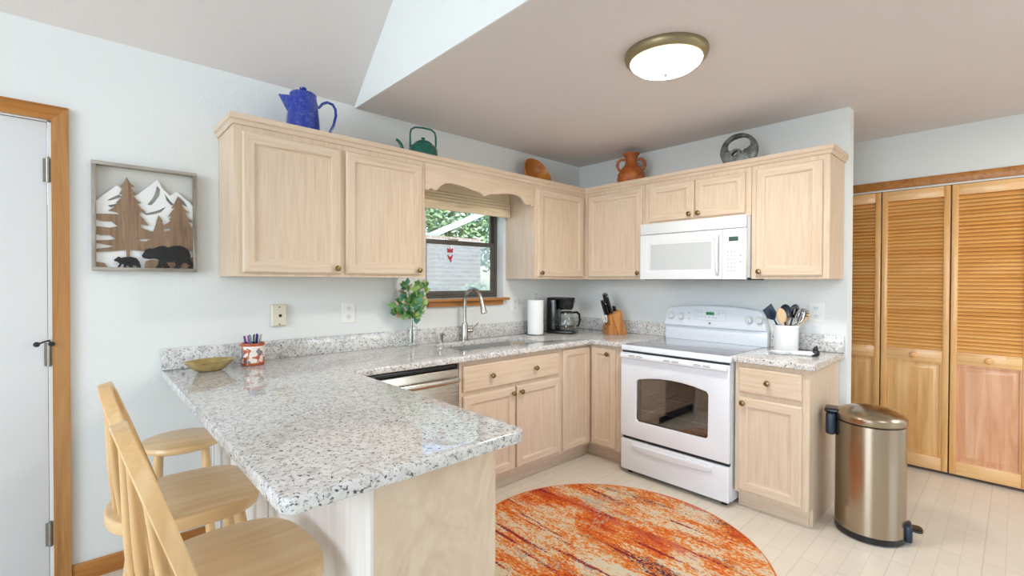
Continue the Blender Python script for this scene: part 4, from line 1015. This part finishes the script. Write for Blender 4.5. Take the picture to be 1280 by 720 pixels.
# glass bottle vase with eucalyptus
vx, vy = -1.868, -.10
o = MB().lathe([(0, .001), (.034, .001), (.037, .006), (.037, .118), (.033, .130), (.014, .145), (.0125, .185), (.0145, .188), (.012, .188), (.0105, .146), (.030, .126), (.0335, .116), (.0335, .008), (0, .006)], Matrix.Translation((vx, vy, CT1)), 32).build('glass_bottle', M['clear'])
tag(o, 'clear glass bottle vase holding eucalyptus beside the sink', 'vase')
ep = thing('eucalyptus_sprig', 'leafy green eucalyptus sprig standing in the glass bottle', 'plant', (vx, vy, CT1 + .01))
st_ = MB(); lv = MB()
rnd = random.Random(3)
def leaf(b, p, dirv, ln, wd, mi):
    dirv = dirv.normalized(); sd_ = dirv.cross(Vector((rnd.uniform(-.6, .6), rnd.uniform(-1, -.2), rnd.uniform(-.3, .9)))).normalized(); up_ = sd_.cross(dirv)
    b.mi = mi; v = [p]
    n_ = 5
    Lr, Rr_ = [], []
    for k in range(1, n_):
        f = k / n_; wv = wd * math.sin(PI * f ** .85); c = p + dirv * ln * f + up_ * (.12 * ln * math.sin(PI * f))
        Lr.append(c + sd_ * wv); Rr_.append(c - sd_ * wv)
    tip = p + dirv * ln
    ctrs = [p + dirv * ln * (k / n_) + up_ * (.06 * ln * math.sin(PI * k / n_)) for k in range(1, n_)]
    vv = [p] + Lr + ctrs + Rr_ + [tip]; m_ = n_ - 1
    fs = [(0, 1, 1 + m_), (0, 1 + m_, 1 + 2 * m_)]
    for k in range(m_ - 1): fs += [(1 + k, 2 + k, 2 + m_ + k, 1 + m_ + k), (1 + m_ + k, 2 + m_ + k, 2 + 2 * m_ + k, 1 + 2 * m_ + k)]
    fs += [(m_, len(vv) - 1, 2 * m_), (2 * m_, len(vv) - 1, 3 * m_)]
    b._new(vv, fs)
for k in range(20):
    a = 2 * PI * k * 2 / 20 + .16 * (k > 9) + rnd.uniform(-.2, .2); sp = rnd.uniform(.04, .138); hh = rnd.uniform(.19, .455)
    tipv = Vector((sp * math.cos(a), sp * .6 * math.sin(a) + .0, hh)); p0 = Vector((rnd.uniform(-.004, .004), rnd.uniform(-.004, .004), .02)); pm = Vector((0, 0, .185))
    path = [p0, pm, pm.lerp(tipv, .35) + Vector((0, 0, .015)), pm.lerp(tipv, .7) + Vector((0, 0, .01)), tipv]
    st_.tube(path, [.0018, .0018, .0015, .0012, .001], 6)
    for f in (.25, .42, .6, .78, .92, 1.0):
        p = pm.lerp(tipv, f) + Vector((0, 0, .012 * (1 - f)))
        for s in (1, -1):
            if f == 1.0 and s == -1: continue
            dv = Vector((rnd.uniform(-1, 1), rnd.uniform(-.7, .7), rnd.uniform(-.4, .9))) + (tipv - pm).normalized() * .4
            leaf(lv, p, dv, rnd.uniform(.044, .064), rnd.uniform(.018, .026), rnd.choice([0, 0, 1, 1, 2, 2, 0, 1, 3]) if f > .3 else rnd.choice([0, 1, 2]))
st_.build('stems', M['stem'], ep); lv.build('leaves', [M['leaf_a'], M['leaf_b'], M['leaf_c'], M['leaf_d']], ep, ang=60)
# paper towels
tx, ty = -.748, -.155
ph = thing('paper_towel_holder', 'wire paper towel holder standing left of the coffee maker', 'paper towel holder', (tx, ty, CT1))
mb = MB(); mb.tube([(.074 * math.cos(2 * PI * k / 28), .074 * math.sin(2 * PI * k / 28), .004) for k in range(28)], .0032, 8, closed=True); mb.tube([(-.074, 0, .004), (.074, 0, .004)], .003, 8); mb.build('base_ring', M['hinge'], ph)
mb = MB(); mb.tube([(0, 0, .004), (0, 0, .325)] + [(.0, .010 * math.cos(a_) - .010, .325 + .012 * math.sin(a_)) for a_ in [PI * k / 8 for k in range(1, 9)]] + [(0, -.020, .318)], .0025, 8); mb.build('post', M['hinge'], ph)
o = MB().lathe([(.019, .009), (.064, .009), (.065, .012), (.065, .284), (.064, .287), (.019, .287), (.019, .009)], Matrix.Translation((tx, ty, CT1)), 40).build('paper_towel_roll', M['paper']); tag(o, 'white paper towel roll on the wire holder', 'paper towels')
# coffee maker
cm = thing('coffee_maker', 'black drip coffee maker standing in the corner on the granite', 'coffee maker', (-.475, -.19, CT1), R(24))
mb = MB(); mb.box(-.085, .085, -.135, .105, .001, .030, .012, 3); mb.build('base', M['black_plastic'], cm)
mb = MB(); mb.box(-.083, .083, .018, .104, .026, .295, .014, 3); mb.build('water_tank', M['black_plastic'], cm)
mb = MB(); mb.box(-.083, .083, -.06, .10, .285, .305, .010, 3); mb.lathe([(0, .205), (.055, .205), (.066, .225), (.078, .290), (.080, .303), (0, .304)], Matrix.Translation((0, -.045, 0)), 36); mb.build('brew_basket', M['black_plastic'], cm)
mb = MB(); mb.lathe([(.0, .1985), (.052, .1985), (.054, .2055), (0, .2055)], Matrix.Translation((0, -.045, 0)), 30); mb.build('basket_trim', M['hinge'], cm)
cf = MB().lathe([(0, .032), (.052, .032), (.064, .048), (.070, .085), (.064, .125), (.050, .158), (.050, .170), (.047, .170), (.047, .158), (.061, .124), (.067, .085), (.061, .050), (.05, .036), (0, .035)], Matrix.Translation((0, -.052, 0)), 36).build('carafe', M['clear'], cm)
mb = MB(); mb.lathe([(0, .188), (.04, .188), (.052, .180), (.053, .170), (.046, .168), (0, .168)], Matrix.Translation((0, -.052, 0)), 30); mb.build('carafe_lid', M['black_plastic'], cf)
mb = MB(); mb.tube([(.020, -.102, .176), (.045, -.128, .178), (.060, -.146, .160), (.064, -.150, .11), (.056, -.141, .066), (.046, -.125, .058)], [.009, .010, .010, .010, .009, .008], 10); mb.build('carafe_handle', M['black_plastic'], cf)
mb = MB(); mb.lathe([(.0655, .050), (.0695, .058), (.066, .062)], Matrix.Translation((0, -.052, 0)), 30); mb.build('carafe_band', M['hinge'], cf)
MB().box(-.02, .02, -.134, -.1362, .010, .020).build('switch', M['hinge'], cm)
MB().box(-.02, .015, -.1225, -.1245, .262, .272).build('badge', M['hinge'], cm)
# knife block
kb = thing('knife_block', 'angled acacia knife block standing left of the range', 'knife block', (-.19, -.535, CT1), RZ - R(26))
side = [(-.095, .0), (.055, .0), (.085, .0), (.035, .185), (-.052, .128), (-.095, .075)]
# profile: x is front(-)/back(+) seen from the side; swept across the width
def prism(b, prof, x0, x1, bev=0):
    n = len(prof); vs = b._new([(x, y, z) for x in (x0, x1) for y, z in prof], [(k, (k + 1) % n, n + (k + 1) % n, n + k) for k in range(n)] + [tuple(range(n)), tuple(range(2 * n - 1, n - 1, -1))])
    return b
front = [(-.085, .001), (-.085, .075), (-.020, .075), (-.02, .001)]
body = [(-.028, .001), (.075, .001), (.060, .06), (.012, .205), (-.072, .155), (-.06, .075), (-.03, .07)]
mb = MB(); prism(mb, body, -.050, .050); mb.build('block_body', M['block'], kb, ang=20)
mb = MB(); prism(mb, [(-.078, .001), (-.028, .001), (-.03, .07), (-.060, .0755), (-.078, .0755)], -.050, .050); ft = mb.build('front_step', M['block'], kb, ang=20)
mb = MB(); mb.box(-.020, .020, -.0785, -.0795, .040, .050); mb.build('metal_label', M['chrome'], ft)
mb = MB()
prism(mb, [(.005, .001), (.085, .001), (.024, .205), (-.052, .16)], .0505, .066); mb.build('side_slab', M['block'], kb, ang=20)
Mk = Matrix.Translation(kb.location) @ Matrix.Rotation(kb.rotation_euler[2], 4, 'Z')
kdir = Vector((0, -.30, .92)).normalized()
slots = [(-.040, -.060, .125, 'leftmost in front'), (-.018, -.060, .128, 'second from left in front'), (-.036, -.034, .160, 'upper left in the back row'), (-.014, -.034, .172, 'tallest left of centre'), (.010, -.056, .095, 'short one in the middle'), (.018, -.030, .172, 'right of centre, tall'), (.038, -.040, .150, 'rightmost of the tall ones')]
for a, b, ln, wh in slots:
    zz = .155 + (b + .072) * .595
    p = Vector((a, b, zz - .002)); r = thing('kitchen_knife', 'black handled knife in the wooden block, ' + wh, 'knife', Mk @ p, kb.rotation_euler[2], 'knives in the knife block')
    mb = MB(); up_ = Vector((0, .92, .30)).normalized(); pts = [Vector((0, 0, 0)), kdir * ln * .25, kdir * ln * .7, kdir * ln]
    mb.tube(pts, [.0085, .0095, .0095, .0085], 10); mb.build('handle', M['black_plastic'], r)
    mb = MB(); mb.tube([kdir * (ln - .004), kdir * (ln + .006)], [.0087, .0078], 10); mb.build('butt_cap', M['chrome'], r)
    mb = MB(); mb.tube([kdir * -.006, kdir * .008], [.0078, .0085], 10); mb.build('bolster', M['chrome'], r)
for k, wh in enumerate(('nearest the slab', 'second from the slab', 'third from the slab')):
    p = Vector((.040 - .018 * k, -.004, .196)); r = thing('steak_knife', 'small black handle poking from the block top, ' + wh, 'knife', Mk @ p, kb.rotation_euler[2], 'small knives in the knife block')
    mb = MB(); mb.tube([Vector((0, 0, 0)), kdir * .03, kdir * .042], [.006, .0065, .005], 10); mb.build('handle', M['black_plastic'], r)
scs = thing('kitchen_scissors', 'scissors with pale oval handles hanging on the knife block front', 'scissors', Mk @ Vector((-.005, -.082, .115)), kb.rotation_euler[2])
mb = MB()
for s in (-1, 1):
    mb = MB(); mb.tube([(s * (.020 + .017 * math.cos(2 * PI * k / 20)) + s * .35 * .02 * math.sin(2 * PI * k / 20), -.004 - .006 * math.sin(2 * PI * k / 20),   .014 + .030 * math.sin(2 * PI * k / 20)) for k in range(20)], .005, 8, closed=True); mb.build('finger_loop', M['offwhite'], scs)
mb = MB(); mb.tube([(0, .004, -.034), (-.006, .0, -.012)], .005, 8); mb.tube([(0, .004, -.034), (.006, 0, -.012)], .005, 8); mb.build('pivot_shank', M['nickel'], scs)
# utensil crock
ux, uy = -.185, -1.842
uc = MB().lathe([(0, .001), (.066, .001), (.069, .006), (.070, .150), (.0725, .153), (.0725, .165), (.069, .167), (.064, .165), (.064, .012), (0, .010)], Matrix.Translation((ux, uy, CT1)), 40).build('utensil_crock', M['ceramic']); tag(uc, 'white ceramic crock full of cooking utensils beside the range', 'crock')
def utensil(name, label, cat, top, handle_mat, build):
    top = (top[0], -top[1], top[2])
    """handle from the crock floor to the given top point in the local right/out/up frame"""
    p0 = Vector((ux, uy, CT1 + .012))
    rgt = Vector((.734, -.679, 0)); tow = Vector((-.679, -.734, 0))
    r = thing(name, label, cat, p0, math.atan2(-.679, .734), 'utensils in the white crock')
    a = Vector((-top[0] * .25, top[1] * .3, 0)); b = Vector((top[0], top[1], top[2])); dv = (b - a).normalized()
    MB().tube([a, a.lerp(b, .5), b], [.0055, .006, .005], 10).build('handle', handle_mat, r)
    build(r, b, dv); return r
def flat_head(mt_, ol, nm, th=.004, tilt=0, flip=1):
    def f(r, b, dv):
        xax = Vector((dv.z, 0, -dv.x)).normalized(); nx = xax.cross(dv).normalized()
        Mh = Matrix(((xax.x, dv.x, nx.x, b.x), (xax.y, dv.y, nx.y, b.y), (xax.z, dv.z, nx.z, b.z), (0, 0, 0, 1)))
        MB().plate(ol, th, Mh, .0012).build(nm, mt_, r)
    return f
def oval(w, l, z0=-.008, n=24, p=1.0): return [(w * math.sin(2 * PI * k / n) * (1 + .15 * math.cos(2 * PI * k / n)), z0 + l / 2 - l / 2 * math.cos(2 * PI * k / n)) for k in range(n)]
turner = [(-.010, -.005), (-.036, .022), (-.038, .082), (.030, .094), (.034, .028), (.010, -.005)]
utensil('slotted_turner', 'dark grey nylon turner leaning left in the white crock', 'spatula', (-.085, .010, .195), M['navy_plastic'], flat_head(M['navy_plastic'], [turner], 'blade'))
utensil('wooden_spoon', 'pale wooden spoon at the left front of the crock', 'spoon', (-.050, .050, .180), M['pale_wood'], flat_head(M['pale_wood'], [oval(.029, .100)], 'bowl', .008))
def cup_head(mt_, s=1.0):
    def f(r, b, dv):
        xax = Vector((dv.z, 0, -dv.x)).normalized(); nx = xax.cross(dv).normalized()
        Mh = Matrix(((xax.x, dv.x, nx.x, b.x), (xax.y, dv.y, nx.y, b.y), (xax.z, dv.z, nx.z, b.z), (0, 0, 0, 1))) @ Matrix.Translation((0, .034 * s, .006))
        MB().lathe([(0, -.020), (.014, -.018), (.026, -.010), (.033, .002), (.031, .003), (.024, -.007), (.012, -.014), (0, -.016)], Mh @ Matrix.Diagonal((s, s * 1.25, s, 1)), 28).build('bowl', mt_, r)
    return f
utensil('ladle', 'round black nylon ladle upright in the crock middle', 'ladle', (-.008, .0, .205), M['navy_plastic'], cup_head(M['navy_plastic'], 1.1))
utensil('wooden_spoon', 'pale wooden spoon behind the whisk, half hidden in the crock', 'spoon', (.026, -.03, .185), M['pale_wood'], flat_head(M['pale_wood'], [oval(.020, .075)], 'bowl', .007))
utensil('slotted_spoon', 'black slotted spoon right of the ladle in the crock', 'spoon', (.048, -.01, .205), M['navy_plastic'], flat_head(M['black_plastic'], [oval(.034, .092), oval(.005, .05, .014)], 'bowl', .006))
def whisk(r, b, dv):
    xax = Vector((dv.z, 0, -dv.x)).normalized(); nx = xax.cross(dv).normalized()
    mb = MB()
    for k in range(5):
        th_a = PI * k / 5; ax = xax * math.cos(th_a) + nx * math.sin(th_a)
        mb.tube([b + dv * (.050 - .055 * math.cos(2 * PI * j / 20)) + ax * (  .024 * math.sin(2 * PI * j / 20)) for j in range(20)], .0019, 6, closed=True)
    mb.build('wire_loops', M['chrome'], r)
utensil('whisk', 'steel wire whisk at the right front of the crock', 'whisk', (.036, .050, .165), M['chrome'], whisk)
def fork_head(r, b, dv):
    cup_head(M['navy_plastic'], .9)(r, b, dv)
    xax = Vector((dv.z, 0, -dv.x)).normalized(); nx = xax.cross(dv).normalized(); mb = MB()
    for k in range(7):
        a = -1.4 + 2.8 * k / 6
        p = b + dv * (.034 + .034 * math.cos(a)) + xax * .030 * math.sin(a)
        mb.tube([p, p + nx * .022 + (dv * math.cos(a) + xax * math.sin(a)) * .006], [.004, .003], 6)
    mb.build('tines', M['navy_plastic'], r)
utensil('pasta_server', 'dark toothed pasta server leaning right in the crock', 'pasta server', (.070, .012, .190), M['navy_plastic'], fork_head)
utensil('wooden_spatula', 'pale wooden spatula leaning furthest right in the crock', 'spatula', (.122, -.02, .178), M['pale_wood'], flat_head(M['pale_wood'], [[(-.008, -.005), (-.016, .02), (-.016, .06), (.016, .064), (.016, .02), (.008, -.005)]], 'blade', .005))
# spoon rest with a bear
sr_ = thing('spoon_rest', 'white ceramic spoon rest lying in front of the utensil crock', 'spoon rest', (-.345, -1.92, CT1), math.atan2(-.9, .25))
MB().lathe([(0, .002), (.03, .001), (.046, .010), (.052, .018), (.049, .018), (.034, .007), (0, .006)], Matrix.Translation((-.055, 0, 0)), 32, 1.25, .75).build('dish', M['ceramic'], sr_)
MB().tube([(-.005, 0, .013), (.045, 0, .016), (.095, 0, .015), (.125, 0, .013)], [.010, .013, .015, .011], 14).build('handle', M['ceramic'], sr_)
mb = MB(); bx = .128
mb.ell((bx, 0, .021), (.017, .014, .021)); mb.ell((bx - .003, 0, .047), (.012, .011, .014)); mb.ell((bx - .014, 0, .044), (.008, .006, .006)); mb.ell((bx + .001, .008, .060), (.004, .003, .005)); mb.ell((bx + .001, -.008, .060), (.004, .003, .005))
for s in (1, -1): mb.ell((bx - .012, s * .010, .008), (.012, .006, .008)); mb.ell((bx - .012, s * .010, .030), (.008, .005, .010))
mb.build('bear_figure', M['black_plastic'], sr_)['label'] = 'small glossy black bear sitting at the handle end'

# ------------------------------------------------------------------ outside the window
struct('ground', MB().box(-9, 14, .3, 22, -.35, -.25), M['lawn'])
struct('garden_wall', MB().box(-7, 1.62, 3.5, 3.75, -.3, 2.08), M['brick'])
def foliage(name, label, cat, c, r, n, ln, seed, trunk_h=None):
    g = random.Random(seed); root = thing(name, label, cat, (c[0], c[1], -.25)); b = MB(); off = Vector(c) - root.location
    for k in range(n):
        v = Vector((g.gauss(0, 1), g.gauss(0, 1), g.gauss(0, 1))).normalized() * (g.random() ** .4)
        p = off + Vector((v.x * r[0], v.y * r[1], v.z * r[2])); b.mi = g.choice((0, 0, 1))
        d = Vector((g.uniform(-1, 1), g.uniform(-1, 1), g.uniform(-.8, .8))).normalized(); q = d.orthogonal().normalized() * ln * .35
        b._new([p, p + d * ln * .5 + q, p + d * ln, p + d * ln * .5 - q], [(0, 1, 2, 3)])
    b.build('crown', [M['leaf_out'], M['leaf_out2']], root, smooth=False)
    MB().tube([(0, 0, 0), (.05, 0, off.z * .5), (0, 0, off.z)], [r[0] * .09, r[0] * .07, r[0] * .04], 10).build('trunk', M['bark'], root)
foliage('tree', 'leafy tree behind the garden wall seen through the window', 'tree', (4.5, 8.4, 3.1), (3.0, 1.2, 1.7), 9500, .16, 5)
foliage('shrub', 'low leafy shrub by the garden wall end outside the window', 'shrub', (1.12, 3.0, .98), (.42, .3, .36), 700, .075, 9)
rf = MB(); rf._new([(1.75, 5.0, 2.32), (3.0, 5.0, 2.86), (3.0, 5.45, 2.86), (1.75, 5.45, 2.32), (1.75, 5.0, 2.26), (3.0, 5.0, 2.80), (3.0, 5.45, 2.80), (1.75, 5.45, 2.26)], [(0, 1, 2, 3), (4, 7, 6, 5), (0, 4, 5, 1), (2, 6, 7, 3), (0, 3, 7, 4), (1, 5, 6, 2)])
rr_o = thing('shed', 'small pale roofed shed between the garden wall and the tree', 'shed', (2.4, 5.5, -.25))
rf.build('roof', M['roof_white'], rr_o, world=True)
MB().box(1.9, 2.85, 5.05, 5.4, -.25, 2.25).build('shed_wall', M['brick'], rr_o, world=True)
